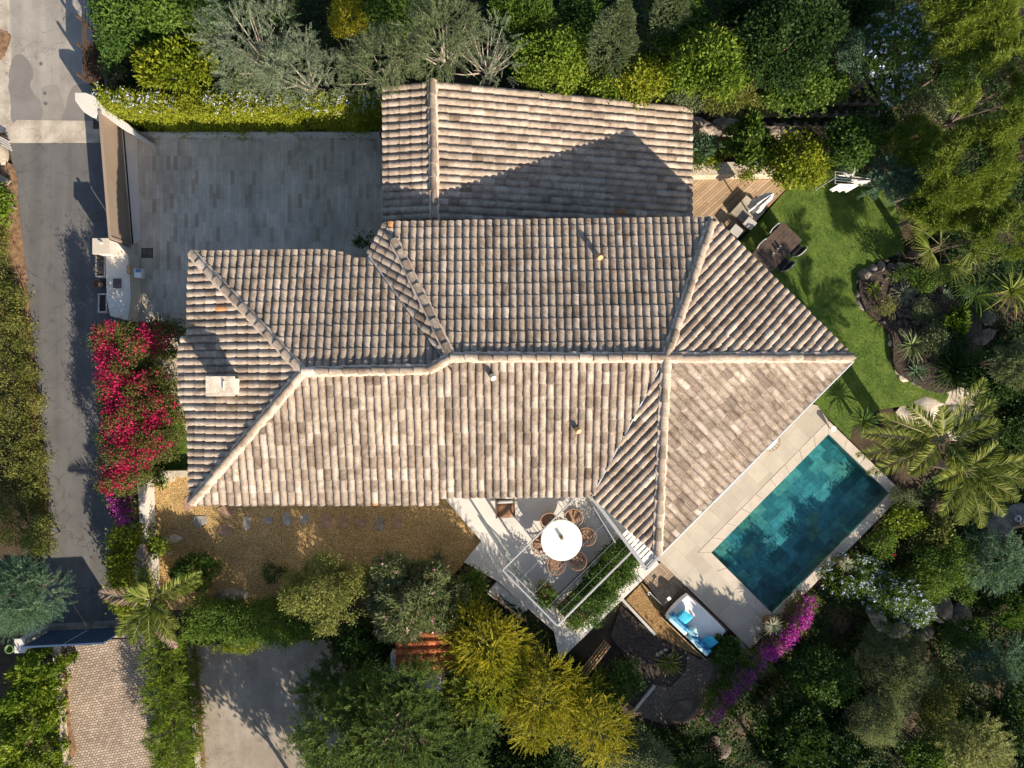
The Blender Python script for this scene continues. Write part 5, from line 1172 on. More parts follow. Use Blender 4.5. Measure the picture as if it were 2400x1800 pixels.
def trunk_mb(r, h0, lobes, rad, bend=0.15):
    mb = MB(); c0 = np.array(lobes[0][0]); top = Vector((c0[0] * .6, c0[1] * .6, c0[2] * 0.9))
    pts = [Vector((0, 0, -0.15)).lerp(top, t) + Vector((math.sin(t * 3) * bend * rad * 3, math.sin(t * 4 + 1) * bend * rad * 3, 0)) for t in (0, .3, .6, 1)]
    mb.tube(pts, [rad * 1.25, rad, rad * .8, rad * .45], 7)
    for c, e in lobes[1:]:
        s = pts[1].lerp(pts[3], r.uniform(0.1, 0.8)); e_ = Vector(c); m = s.lerp(e_, 0.5) + Vector((0, 0, 0.08)); mb.tube([s, m, e_], [rad * .5, rad * .35, rad * .12], 5)
    return mb
NP = [0]
def plant(name, kind, lm, px, py, zc, rpx, label, cat='tree', asp=1.0, rz=None, trunk=True, sc=1.0, den=1.0, gap=0.3, nl=6, flowers=None, group=None, bark='bark', seed=None, rot=0.0, lowz=-0.25, trad=None, twigs=0):
    """px, py: crown centre in the photo at height zc; rpx: crown radius in photo pixels (x), asp: y/x."""
    NP[0] += 1; r = np.random.default_rng(seed or 1000 + NP[0])
    c = P(px, py, zc); gz = terrain(c.x, c.y); rx = rpx * (H - zc) / F; ry = rx * asp; h = zc - gz
    rzz = rz if rz else min(0.8 * (rx + ry) / 2, h * 0.85)
    t = thing(name, label, cat, (c.x, c.y, gz), rot, group)
    el = r.uniform(.85, 1.15); lobes = [((0, 0, h), (rx * .58 * el, ry * .58 / el, rzz * .8))]; nl = nl + 3 if rx > .7 else nl
    for k in range(nl):
        a = 2 * math.pi * (k + r.uniform(-.3, .3)) / nl; f = r.uniform(.45, .86); q = min(r.uniform(.24, .46), 1.06 - f)
        lobes.append(((rx * f * math.cos(a), ry * f * math.sin(a), h + rzz * r.uniform(-.45, .25)), (rx * q, ry * q, rzz * q * r.uniform(.95, 1.3))))
    K = KIND[kind]
    o, d, tn = shell(r, lobes, K['den'] * den / sc ** 1.5, lowz, gap)
    F_ = foliage(r, kind, o, d, tn, sc)
    kites('crown' if cat == 'tree' else 'foliage', LM[lm], *F_, parent=t)
    rad = trad or max(0.03, 0.05 * rx)
    put('trunk' if cat == 'tree' else 'stem', trunk_mb(r, h, lobes, rad), M[bark], t)
    if twigs:
        mb = MB()
        for i in r.integers(0, len(o), twigs):
            e_ = Vector(o[i]) + Vector(d[i]) * 0.12; s = Vector((o[i][0] * .25, o[i][1] * .25, h * .75)); m = s.lerp(e_, .55) + Vector((0, 0, -.1)); mb.tube([s, m, e_], [0.03, 0.018, 0.006], 4)
        put('branches', mb, M['bark_pale'], t)
    if flowers:
        fm, n, fs_ = flowers; up = d[:, 2] > 0.1; oo, dd = o[up], d[up]; n = min(n, len(oo)); i = r.choice(len(oo), n, False); per = 5
        if n <= 5:
            for q in i: kites('flower', LM[fm], *tuft(r, oo[[q]] + dd[[q]] * .09, dd[[q]] + UP * .6, 7, fs_, fs_ * .8, .9, r.uniform(0, 1, 1), .01), parent=t, wide=.6, fold=.05)
            return t
        fp = tuft(r, oo[i] + dd[i] * 0.07, dd[i] + UP * .6, per, fs_, fs_ * .8, .9, r.uniform(0, 1, n), 0.025)
        kites('flowers', LM[fm], *fp, parent=t, wide=.6, fold=.05)['kind'] = 'stuff'
    return t
def hedge(name, kind, lm, path, z0, z1, label, cat='hedge', flowers=None, sc=1.0, den=1.0, wob=0.12, group=None, gap=0.25, seed=None):
    """path: [(px, py, half width px)] along the centre line at the top height"""
    NP[0] += 1; r = np.random.default_rng(seed or 1000 + NP[0]); pts = [(P(x, y, z1), w * (H - z1) / F) for x, y, w in path]
    b = pts[0][0]; base = Vector((sum(p.x for p, _ in pts) / len(pts), sum(p.y for p, _ in pts) / len(pts), z0))
    t = thing(name, label, cat, base, 0, group); O = []; D = []; K = KIND[kind]; st = MB()
    for (p, w), (q, w2) in zip(pts[:-1], pts[1:]):
        L = (q - p).length; e = (q - p) / L; s = Vector((-e.y, e.x, 0)); hh = z1 - z0; per = 2 * hh + 2 * (w + w2) / 2
        n = int(L * per * K['den'] * den / sc ** 1.5); u = r.uniform(0, 1, n); a = r.uniform(-1, 1, n) * (per / 2); ww = w + (w2 - w) * u
        top = np.abs(a) < ww; lat = np.where(top, a, np.sign(a) * ww); zz = np.where(top, hh, np.maximum(hh - (np.abs(a) - ww), 0.05))
        dep = r.uniform(0, 1, n) ** 2 * 0.22
        f = np.sin(u * L * 2.1 + 1) * np.cos(lat * 3.3) + np.sin(u * L * 5.3 + lat * 4)
        wv = wob * f * 0.5 + r.normal(0, wob * .35, n)
        pos = np.array([[p.x - base.x, p.y - base.y, 0]]) + u[:, None] * L * np.array([[e.x, e.y, 0]])
        out = np.where(top[:, None], np.array([[0, 0, 1.]]) + np.array([[s.x, s.y, 0]]) * (lat / np.maximum(ww, .05))[:, None] * .5, np.sign(a)[:, None] * np.array([[s.x, s.y, 0.35]]))
        # rounded shoulders
        rd = np.maximum(0, np.abs(lat) / np.maximum(ww, .05) - .6) / .4; zz = zz - np.where(top, rd ** 2 * min(.22, hh * .3), 0)
        pos = pos + lat[:, None] * np.array([[s.x, s.y, 0]]) + zz[:, None] * UP + nrm(out) * (wv - dep)[:, None]
        O.append(pos); D.append(nrm(out)); 
        m = max(2, int(L / 0.6))
        for i in range(m): c = p.lerp(q, (i + .5) / m) - base; st.tube([(c.x, c.y, -.1), (c.x + .05, c.y, hh * .75)], [.025, .01], 5)
    o, d = np.concatenate(O), np.concatenate(D)
    q = o * 1.6; g = np.sin(q[:, 0] * 1.3) + np.sin(q[:, 1] * 1.7 + 1) + np.sin(q[:, 0] * 3.1 + q[:, 1] * 2.3); k = (g > -1.3) | (r.uniform(0, 1, len(o)) > gap * 2); o, d = o[k], d[k]
    tn = np.clip(.5 + .2 * np.sin(o[:, 0] * 2.2) * np.sin(o[:, 1] * 2.7 + 1) + r.normal(0, .2, len(o)), 0, 1)
    kites('foliage', LM[lm], *foliage(r, kind, o, d, tn, sc), parent=t); put('stem', st, M['bark'], t)
    if flowers:
        fm, n, fs_ = flowers; up = d[:, 2] > .4; oo, dd = o[up], d[up]; i = r.choice(len(oo), min(n, len(oo)), False)
        # flowers gather in loose groups
        i = i[np.sin(oo[i][:, 0] * 1.9) + np.sin(oo[i][:, 1] * 2.9 + oo[i][:, 0]) > -1.3]
        kites('flowers', LM[fm], *tuft(r, oo[i] + dd[i] * .09, dd[i] + UP * .6, 6, fs_, fs_ * .8, .9, r.uniform(0, 1, len(i)), .03), parent=t, wide=.6, fold=.05)['kind'] = 'stuff'
    return t
def blades_mesh(name, mt, b, parent, nseg=4):
    """curved tapering blades: rows of (origin, dir, length, width, droop, tone)"""
    V = []; Fc = []; T = []
    for (o, d, L, w, dr, tn) in b:
        o = np.array(o, float); d = nrm(np.array(d, float)); s = np.cross(d, UP); s = nrm(s) if np.linalg.norm(s) > 1e-3 else np.array([1., 0, 0]); n0 = len(V)
        for i in range(nseg + 1):
            t = i / nseg; c = o + d * L * t - UP * dr * L * t * t; ww = w * (0.75 + .5 * t if t < .4 else 1.0 * (1 - (t - .4) / .6) ** .8 + 0.02) / 2
            V += [c - s * ww, c + UP * (-ww * .35), c + s * ww]
        for i in range(nseg):
            a = n0 + i * 3
            Fc += [(a, a + 1, a + 4, a + 3), (a + 1, a + 2, a + 5, a + 4)]; T += [tn, tn]
    mb = MB(); mb.v = [tuple(v) for v in V]; mb.f = [list(f) for f in Fc]; mb.sm = [True] * len(Fc); mb.t = T
    return put(name, mb, mt, parent)
def rosette(px, py, rpx, label, lm='agave', n=40, w=0.05, z=None, zr=0.5, droop=0.35, flat=0.35, name='agave', stem=0.0, into=None, zoff=0.0, sd=None):
    NP[0] += 1; r = np.random.default_rng(sd or 500 + NP[0]); b = G(px, py)
    if z is not None: b = Vector(P(px, py, z + stem)); b.z = z
    L = rpx * (H - b.z - stem - .3) / F * 1.12
    t = into or thing(name, label, 'plant', b); bl = []
    for k in range(n):
        a = k * 2.39996 + r.uniform(-.15, .15); f = (k + .5) / n; el = (1 - f) * 1.15 + flat * f * .8 + r.uniform(-.1, .1)
        bl.append(((0.03 * math.cos(a), 0.03 * math.sin(a), zoff + stem + .04), (math.cos(a) * math.cos(el), math.sin(a) * math.cos(el), math.sin(el)), L * (.62 + .45 * f) * r.uniform(.85, 1.1), w * r.uniform(.8, 1.2), droop * (.4 + f) * r.uniform(.6, 1.3), r.uniform(0, 1)))
    blades_mesh('foliage', LM[lm], bl, t)
    if stem or not into: put('stem', MB().tube([(0, 0, zoff - .05), (0, 0, zoff + stem + .08)], [.07, .05], 8), M['bark'], t)
    return t
def palm(px, py, zt, fronds, label, lm='palm', dry=(), leaflet=.34, lw=.034, trad=.13, nleaf=78, name='palm_tree'):
    """feather palm; fronds: (azimuth deg, length m, start elevation deg, droop)"""
    NP[0] += 1; r = np.random.default_rng(800 + NP[0]); c = P(px, py, zt); gz = terrain(c.x, c.y); t = thing(name, label, 'tree', (c.x, c.y, gz)); h = zt - gz
    pts = [(0.02 * math.sin(k), 0.02 * math.cos(k * 1.3), -.1 + (h + .1) * k / 8) for k in range(9)]
    put('trunk', MB().tube(pts, [trad * (1.35 - .35 * k / 8) * (1 + .06 * (k % 2)) for k in range(9)], 10), M['bark'], t)
    for k, (az, L, el, dr) in enumerate(fronds):
        az, el = R(az), R(el); dh = np.array([math.cos(az), math.sin(az), 0]); n = nleaf
        def pos(s): return np.array([0, 0, h]) + dh * L * (s * math.cos(el)) + UP * L * (s * math.sin(el) - dr * s ** 2)
        rach = [Vector(pos(s)) for s in np.linspace(0, .97, 9)]
        ts = np.linspace(.14, .98, n); P_ = np.repeat(np.array([pos(s) for s in ts]), 2, 0)
        tg = nrm(np.array([pos(s + .02) - pos(s - .02) for s in ts])); tg = np.repeat(tg, 2, 0); sd = np.array([-dh[1], dh[0], 0]) * np.where(np.arange(2 * n) % 2, 1, -1)[:, None]
        tt = np.repeat(ts, 2); ll = leaflet * np.sin(np.clip(tt * 1.05, 0, 1) * math.pi) ** .45 * (1.05 - .45 * tt) * r.uniform(.85, 1.15, 2 * n)
        ax = tg * (.55 + .5 * tt[:, None]) + sd * .9 + UP * r.uniform(.0, .55, (2 * n, 1)) - UP * .12 + r.normal(0, .1, (2 * n, 3))
        m = LM['dry'] if k in dry else LM[lm]
        fo = kites('frond', m, P_, ax, UP + r.normal(0, .5, (2 * n, 3)), ll, lw, r.uniform(.1, .9, 2 * n), parent=t, wide=.35, fold=.03)
        put('rachis', MB().tube(rach, [.022, .02, .018, .016, .014, .012, .009, .006, .004], 5), M['bark_pale'] if k in dry else M['olive_stalk'], fo)
    return t
def fan_palm(px, py, zt, n, L, label, lm='palm', trunk=True, seed=1):
    r = np.random.default_rng(seed); c = P(px, py, zt); gz = terrain(c.x, c.y); t = thing('fan_palm', label, 'tree', (c.x, c.y, gz)); h = zt - gz
    put('trunk', MB().tube([(0, 0, -.1), (0, 0, h * .5), (0, 0, h)], [.16, .13, .10], 9), M['bark'], t)
    for k in range(n):
        az = k * 2.4 + r.uniform(-.3, .3); el = r.uniform(.05, .9); d = np.array([math.cos(az) * math.cos(el), math.sin(az) * math.cos(el), math.sin(el)]); s = nrm(np.cross(d, UP)); st_ = L * r.uniform(.45, .65)
        o = np.array([0, 0, h]) + d * st_; bl = []
        for j in range(22):
            a = (j / 21 - .5) * 3.6; dd = d * math.cos(a) + s * math.sin(a) + UP * r.uniform(-.05, .15)
            bl.append((o, dd, L * .62 * (1 - .25 * abs(j / 21 - .5) * 2), .034, .22, r.uniform(0, 1)))
        f = blades_mesh('frond', LM[lm], bl, t, 3); put('stalk', MB().tube([(0, 0, h), Vector(o)], .012, 5), M['olive_stalk'], f)
    return t
M['olive_stalk'] = mat('olive_stalk', (.16, .16, .05), (.22, .2, .07), 5, .6)

# --- top band, left to right
plant('shrub', 'broad', 'laurel', 285, 45, 2.4, 62, 'dark glossy laurel shrub at the top left beside the upper street fence', 'shrub', 1.25)
plant('shrub', 'olive', 'greygreen', 262, 168, 0.9, 34, 'thin grey-green twiggy shrub in the shaded gap between fence and flowering hedge', 'shrub', 1.1, den=.3)
plant('shrub', 'big', 'lime', 405, 150, 2.2, 100, 'yellow-green large-leaved shrub left of the grey mimosa', 'shrub', .62, gap=.4)
plant('shrub', 'broad', 'mid', 385, 15, 3.0, 78, 'mid green shrub at the top edge left of the grey mimosa', 'shrub', .6)
plant('shrub', 'broad', 'laurel', 472, 40, 2.0, 55, 'dark shrub in the shade behind the large grey mimosa', 'shrub', .9)
plant('mimosa_tree', 'feather', 'grey', 585, 95, 4.2, 118, 'grey-green feathery mimosa, the largest one behind the flowering hedge', 'tree', .85, gap=.35, bark='bark_pale', twigs=5)
plant('mimosa_tree', 'feather', 'grey', 700, 165, 3.4, 105, 'low grey-green mimosa hanging over the right half of the flowering hedge', 'tree', .62, gap=.3, bark='bark_pale', twigs=3)
plant('mimosa_tree', 'feather', 'greygreen', 890, 145, 4.0, 92, 'grey-green mimosa touching the top left corner of the annex roof', 'tree', .72, gap=.35, bark='bark_pale', twigs=4)
plant('shrub', 'small', 'greygreen', 590, 185, 2.2, 70, 'olive-green shrub below the big mimosa against the flowering hedge', 'shrub', .45)
plant('shrub', 'small', 'gold', 815, 40, 3.0, 55, 'dark olive-gold shrub between two mimosas at the top edge', 'shrub', .95, gap=.5)
plant('shrub', 'broad', 'mid', 905, 38, 3.0, 58, 'bright green shrub between the gold shrub and the tall mimosa', 'shrub', .9)
plant('mimosa_tree', 'feather', 'greygreen', 1030, 90, 4.6, 92, 'tall mimosa standing over the ridge end of the annex roof', 'tree', 1.0, gap=.4, bark='bark_pale', twigs=9)
plant('mimosa_tree', 'feather', 'grey', 1135, 125, 4.2, 72, 'sparse mimosa with bare pale branches right of the annex ridge', 'tree', 1.15, den=.42, gap=.45, bark='bark_pale', twigs=26)
plant('shrub', 'long', 'mid', 1222, 35, 2.8, 72, 'oleander-like green shrub at the top edge left of the first cypress', 'shrub', .75)
plant('citrus_tree', 'broad', 'fresh', 1300, 150, 2.8, 88, 'round bright green citrus tree above the annex roof', 'tree', .85)
plant('shrub', 'broad', 'laurel', 1360, 70, 1.6, 60, 'dark shaded shrub left of the first cypress', 'shrub', 1.1)
def cypress(px, py, tx, ty, h, rb, label, sd):
    # leaning outline in the photo comes from the height alone: base at (px, py), tip straight above
    r = np.random.default_rng(sd); b = G(px, py); t = thing('cypress', label, 'tree', b); n = int(260 * 2 * math.pi * rb * h * .62)
    z = r.uniform(0.02, 1, n) ** .8; a = r.uniform(0, 6.283, n); rr_ = rb * (np.sin(np.clip(z * 1.15 + .12, 0, 1) * math.pi) ** .6 + .03) * (1 - .30 * r.uniform(0, 1, n) ** 2) * (1 + .12 * np.sin(a * 5 + z * 17) + .08 * np.sin(z * 40 + a * 2))
    d = np.stack([np.cos(a), np.sin(a), np.full(n, .55)], 1); o = np.stack([np.cos(a) * rr_, np.sin(a) * rr_, z * h], 1)
    kites('crown', LM['cypress'], *foliage(r, 'cypress', o, nrm(d), np.clip(r.normal(.5, .22, n), 0, 1)), parent=t); put('trunk', MB().tube([(0, 0, -.1), (0, 0, h * .45)], [.10, .05], 7), M['bark'], t)
cypress(1402, 212, 0, 0, 7.0, 0.66, 'tall cypress leaning out of the top edge, the left one of the pair', 5)
cypress(1520, 150, 0, 0, 6.4, 0.52, 'slimmer cypress at the top edge, the right one of the pair', 6)
plant('shrub', 'broad', 'fresh', 1405, 205, 2.2, 52, 'green shrub under the left cypress against the annex roof', 'shrub', .75)
plant('shrub', 'broad', 'lime', 1490, 185, 2.4, 62, 'yellow-speckled green shrub between the two cypresses and the annex roof', 'shrub', .85)
plant('shrub', 'broad', 'mid', 1600, 60, 2.6, 70, 'green shrub at the top edge right of the second cypress', 'shrub', 1.0)
plant('shrub', 'broad', 'fresh', 1665, 150, 3.4, 88, 'large mid green shrub with yellow tips right of the annex corner', 'shrub', .95)
plant('shrub', 'small', 'greygreen', 1600, 225, 1.8, 55, 'grey-green shrub over the top right corner of the annex roof', 'shrub', .7)
plant('shrub', 'long', 'olive', 1700, 225, 2.0, 62, 'olive green bush above the lattice wall', 'shrub', .55)
plant('broadleaf_tree', 'broad', 'dark', 1845, 90, 3.6, 120, 'broad dark green tree in shade above the lattice wall', 'tree', .9)
plant('broadleaf_tree', 'broad', 'mid', 1890, 205, 2.4, 92, 'lower dark green tree edge hanging over the lattice wall', 'tree', .55)
plant('shrub', 'broad', 'dark', 1760, 10, 3.0, 80, 'dark shrub at the top edge left of the broad dark tree', 'shrub', .7)
plant('plumbago', 'small', 'laurel', 2105, 125, 3.0, 104, 'dark plumbago bush with pale blue flowers at the upper right', 'shrub', .95, flowers=('paleblue', 300, .075))
plant('shrub', 'olive', 'bluegreen', 2000, 130, 2.8, 38, 'blue-grey shrub between the dark tree and the plumbago', 'shrub', 2.0, den=.7)
plant('shrub', 'broad', 'dark', 1980, 10, 2.4, 90, 'deeply shaded shrub at the top edge above the plumbago', 'shrub', .6)
plant('pine_tree', 'pine', 'pine', 2290, 30, 4.6, 120, 'feathery yellow-green pine at the top right corner', 'tree', .85, gap=.55, nl=8, bark='bark', lowz=-.1)
plant('pine_tree', 'pine', 'pine', 2340, 215, 4.6, 112, 'yellow-green pine at the right edge below the corner pine', 'tree', 1.2, gap=.55, nl=8, lowz=-.1)
plant('pine_tree', 'pine', 'pine', 2145, 330, 2.6, 62, 'small pine tuft left of the other pines above the lawn', 'tree', .95, gap=.4, nl=5)
plant('pine_tree', 'pine', 'pine', 2270, 390, 4.0, 105, 'yellow-green pine in the middle of the right hand group', 'tree', .95, gap=.55, nl=8, lowz=-.1)
plant('pine_tree', 'pine', 'pine', 2215, 485, 2.9, 82, 'drooping pine above the fan palms beside the lawn', 'tree', .75, gap=.45, nl=7)
plant('pine_tree', 'pine', 'pine', 2350, 540, 3.6, 75, 'pine bough at the right edge beside the fan palms', 'tree', .95, gap=.45, nl=6)
plant('shrub', 'small', 'greygreen', 2160, 255, 2.0, 60, 'dry grey-green bush under the pine trunks', 'shrub', .7, den=.5)
plant('shrub', 'small', 'mid', 1238, 95, 1.8, 48, 'small-leaved green shrub between the sparse mimosa and the citrus tree', 'shrub', 1.2)
plant('shrub', 'long', 'fresh', 1555, 175, 2.0, 44, 'long-leaved bright shrub just right of the yellow-speckled one', 'shrub', 1.2)
plant('shrub', 'small', 'fresh', 1745, 140, 2.4, 52, 'fresh green shrub merging into the broad dark tree', 'shrub', 1.3)
plant('shrub', 'big', 'mid', 1565, 30, 2.0, 50, 'large-leaved shrub at the top edge right behind the slim cypress', 'shrub', 1.1)
plant('shrub', 'small', 'mid', 985, 30, 2.2, 46, 'green shrub at the top edge behind the tall mimosa', 'shrub', .9)
plant('shrub', 'small', 'laurel', 330, 90, 1.6, 52, 'low dark shrub between the laurel and the yellow-green shrub', 'shrub', .9)
plant('shrub', 'small', 'olive', 1790, 230, 1.4, 50, 'dry olive bush spilling over the middle of the lattice wall', 'shrub', .6)
plant('shrub', 'small', 'dark', 2240, 145, 2.0, 60, 'dark bush below the corner pine', 'shrub', 1.1)
plant('shrub', 'small', 'mid', 2170, 660, .7, 34, 'small-leaved green shrub at the back of the cobbled rockery', 'shrub', .8)
plant('shrub', 'tiny', 'greygreen', 2165, 725, .6, 30, 'low grey shrub over the cobbles of the rockery', 'shrub', .9)
plant('shrub', 'small', 'dark', 2225, 810, .7, 40, 'dark bush in front of the large cycad of the rockery', 'shrub', .9)
plant('shrub', 'small', 'laurel', 2270, 860, .7, 46, 'dark green bush behind the large cycad of the rockery', 'shrub', 1.0)
# --- bank beside the deck
plant('shrub', 'big', 'mid', 1760, 335, 1.6, 56, 'leafy green shrub on the bank behind the deck, left of the lime one', 'shrub', 1.1)
plant('pittosporum', 'broad', 'lime', 1868, 372, 1.8, 72, 'rounded lime green pittosporum at the corner of the deck', 'shrub', .85)
plant('shrub', 'long', 'bluegreen', 1650, 345, 0.9, 40, 'blue-grey leafy plant on the bank beside the annex roof', 'shrub', .8, den=.6)
plant('shrub', 'long', 'mid', 1630, 375, 0.8, 26, 'grassy green plant in the corner between annex roof and rubble wall', 'shrub', .8)
plant('shrub', 'broad', 'lime', 1668, 372, 0.7, 20, 'small yellow-green plant above the rubble wall', 'shrub', .9)
plant('shrub', 'small', 'lime', 1752, 412, 0.5, 17, 'small grassy tuft growing out of the rubble wall', 'shrub', .6)
plant('shrub', 'broad', 'laurel', 2005, 330, 2.2, 75, 'dark green shrub right of the lime pittosporum above the lawn', 'shrub', .75)
plant('juniper', 'fern', 'bluegreen', 2105, 415, 2.0, 72, 'blue-green feathery conifer drooping over the end of the clothes line', 'shrub', .6)
plant('shrub', 'broad', 'laurel', 2200, 440, 1.6, 70, 'dark bush beneath the pines right of the blue-green conifer', 'shrub', .8)
fan_palm(2205, 575, 1.7, 13, 1.5, 'fan palm with long split leaves at the corner of the lawn', seed=3)
fan_palm(2290, 620, 1.5, 11, 1.3, 'darker fan palm behind the one at the lawn corner', 'dark', seed=4)
rosette(2368, 682, 62, 'bright green spiky yucca at the right edge under the pines', 'palm', 60, .05, z=1.2, name='yucca', stem=.6)
rosette(2285, 690, 60, 'dark spiky plant left of the bright yucca at the right edge', 'laurel', 46, .045, z=.2, name='yucca', stem=.6)
# --- rockery
rosette(2046, 678, 26, 'small fresh green plant at the front corner of the rockery', 'fresh', 26, .04, z=.22, name='succulent')
rosette(2114, 688, 42, 'pale variegated yucca in the middle of the rockery', 'silver', 56, .030, z=.22, name='yucca', droop=.5)
rosette(2136, 810, 48, 'green yucca with sword leaves in the rockery beside the lawn', 'agave', 60, .045, z=.25, name='yucca', stem=.3)
rosette(2146, 872, 34, 'blue-green agave at the lower edge of the rockery', 'bluegreen', 34, .05, z=.2)
rosette(2230, 868, 75, 'large dark cycad at the lower end of the rockery', 'dark', 90, .05, z=.3, name='cycad', stem=.4, droop=.5)
rosette(2285, 725, 40, 'dark slender yucca between the boulders of the rockery', 'dark', 40, .03, z=.3, name='yucca')
rosette(2212, 693, 26, 'blue-green tuft among the cobbles of the rockery', 'bluegreen', 30, .025, z=.3, name='succulent')
rosette(2190, 760, 26, 'small grey tuft beside the pale leaved shrub of the rockery', 'bluegreen', 28, .03, z=.3, name='succulent')
plant('shrub', 'small', 'greygreen', 2192, 790, 0.8, 34, 'grey-green shrub with pale leaf tips in the rockery', 'shrub', 1.2)
plant('shrub', 'big', 'fresh', 2240, 750, 0.8, 32, 'bright leafy shrub at the back of the rockery', 'shrub', .9)
plant('shrub', 'small', 'laurel', 2125, 640, 0.7, 40, 'dark low shrub with reddish tips at the top edge of the rockery', 'shrub', .5)
plant('shrub', 'tiny', 'olive', 2072, 722, 0.5, 28, 'low olive-brown ground shrub at the left edge of the rockery', 'shrub', 1.0, den=.6)
plant('shrub', 'broad', 'dark', 2330, 900, 1.4, 70, 'dark shrub at the right edge below the cycads', 'shrub', .9)
plant('pine_tree', 'pine', 'greygreen', 2385, 850, 3.4, 45, 'grey-green pine bough at the right edge beside the dark boulders', 'tree', 1.2, nl=5)
rosette(2022, 988, 46, 'dark green cycad at the tip of the lawn beside the pool', 'laurel', 70, .045, z=.25, name='cycad', stem=.25, droop=.45)
palm(2205, 1030, 3.4, [(160, 2.4, 18, .22), (176, 2.5, 12, .26), (192, 2.6, 8, .30), (207, 2.5, 10, .30), (140, 2.0, 30, .25), (40, 2.1, 22, .22), (58, 2.4, 18, .20), (20, 1.9, 28, .25), (110, 1.6, 45, .3), (222, 1.8, 30, .35), (300, 1.4, 45, .3)], 'large feather palm reaching over the top right corner of the pool', leaflet=.55)
palm(2258, 1098, 3.2, [(330, 2.0, 18, .22), (350, 2.2, 20, .22), (10, 2.0, 25, .25), (312, 2.1, 15, .3), (290, 2.1, 12, .3), (265, 1.9, 20, .3), (240, 1.8, 22, .3), (50, 1.5, 45, .3), (150, 1.3, 45, .3), (200, 1.5, 35, .3)], 'second feather palm below the larger one right of the pool', leaflet=.55)
plant('shrub', 'tiny', 'greygreen', 2120, 1172, .4, 34, 'pinkish grey shrub at the right corner of the pool coping', 'shrub', .9)
plant('shrub', 'broad', 'fresh', 2115, 1218, .35, 46, 'bright green bush along the right coping of the pool', 'shrub', .7)
plant('hibiscus', 'small', 'mid', 2065, 1270, .3, 44, 'hibiscus with a few red flowers beside the pool coping', 'shrub', .8, flowers=('pink', 3, .08))
plant('plumbago', 'small', 'mid', 1995, 1350, .35, 70, 'plumbago with pale blue flowers next to the pool, the upper left part of the mass', 'shrub', .75, flowers=('paleblue', 110, .07))
plant('plumbago', 'small', 'mid', 2085, 1390, .35, 80, 'plumbago thick with pale blue flowers over the boulders, right of the pool', 'shrub', .68, flowers=('paleblue', 170, .07), rot=-.3)
plant('plumbago', 'small', 'mid', 2145, 1440, .3, 46, 'rounded plumbago tip with dense blue flowers beside the tall boulders', 'shrub', .85, flowers=('paleblue', 110, .07))
# --- right slope: dark leaf colours stand in for its deep shade
for a in (
    ('tree', 'small', 'mid', 2205, 1330, .3, 78, 'finely leaved green bush right of the brown bank', 1.2), ('shrub', 'broad', 'olive', 2190, 1250, .3, 52, 'sunlit olive green bush below the palms', .8),
    ('bamboo', 'bamboo', 'bluegreen', 2330, 1310, .5, 78, 'blue-green bamboo at the right edge', .85), ('bamboo', 'bamboo', 'bluegreen', 2335, 1545, .1, 88, 'dark blue-green bamboo clump lower at the right edge', .6),
    ('tree', 'olive', 'greygreen', 2100, 1570, .9, 88, 'grey-green olive tree below the dark hollow', 1.2), ('tree', 'small', 'olive', 2195, 1640, .4, 66, 'olive-yellow bush right of the grey-green olive tree', 1.3),
    ('shrub', 'broad', 'laurel', 1925, 1600, .8, 72, 'dark shrub with pale tips below the black hollow', 1.0), ('shrub', 'big', 'dark', 1845, 1720, 1.8, 90, 'large-leaved dark green shrub at the bottom, right of the purple creeper', .9),
    ('shrub', 'olive', 'greygreen', 2050, 1700, 1.6, 66, 'loose grey-green shrub at the bottom beside the olive tree', 1.0), ('shrub', 'broad', 'dark', 1960, 1740, 1.2, 80, 'very dark shrub at the bottom edge left of the loose grey one', .8),
    ('shrub', 'broad', 'mid', 2180, 1770, 1.4, 62, 'green shrub at the bottom edge under the olive-yellow bush', .7), ('tree', 'fern', 'olive', 2285, 1755, 2.0, 66, 'ferny yellow-green tree in the bottom right', .9),
    ('shrub', 'broad', 'dark', 2370, 1700, 1.2, 80, 'dark shrub in the bottom right corner', 1.2), ('shrub', 'small', 'dark', 2260, 1680, 0.6, 60, 'dark bush between the olive-yellow bush and the right edge', .8),
    ('shrub', 'long', 'laurel', 2370, 1420, 0.0, 60, 'dark long-leaved shrub at the right edge between the bamboos', .8), ('shrub', 'small', 'laurel', 2260, 1480, 0.2, 50, 'low dark bush below the tall boulders', .7),
    ('shrub', 'small', 'dark', 2355, 1090, .5, 60, 'dark bush at the right edge beside the second palm', 1.0), ('shrub', 'broad', 'dark', 2380, 990, 1.4, 55, 'dark bush at the right edge above the second palm', .9),
    ('shrub', 'long', 'dark', 2010, 1640, 0.4, 50, 'low shaded undergrowth beneath the olive tree', .7)):
    plant({'tree': 'tree', 'shrub': 'shrub', 'bamboo': 'bamboo'}[a[0]], a[1], a[2], a[3], a[4], a[5], a[6], a[7], 'tree' if a[0] == 'tree' else 'shrub', a[8])
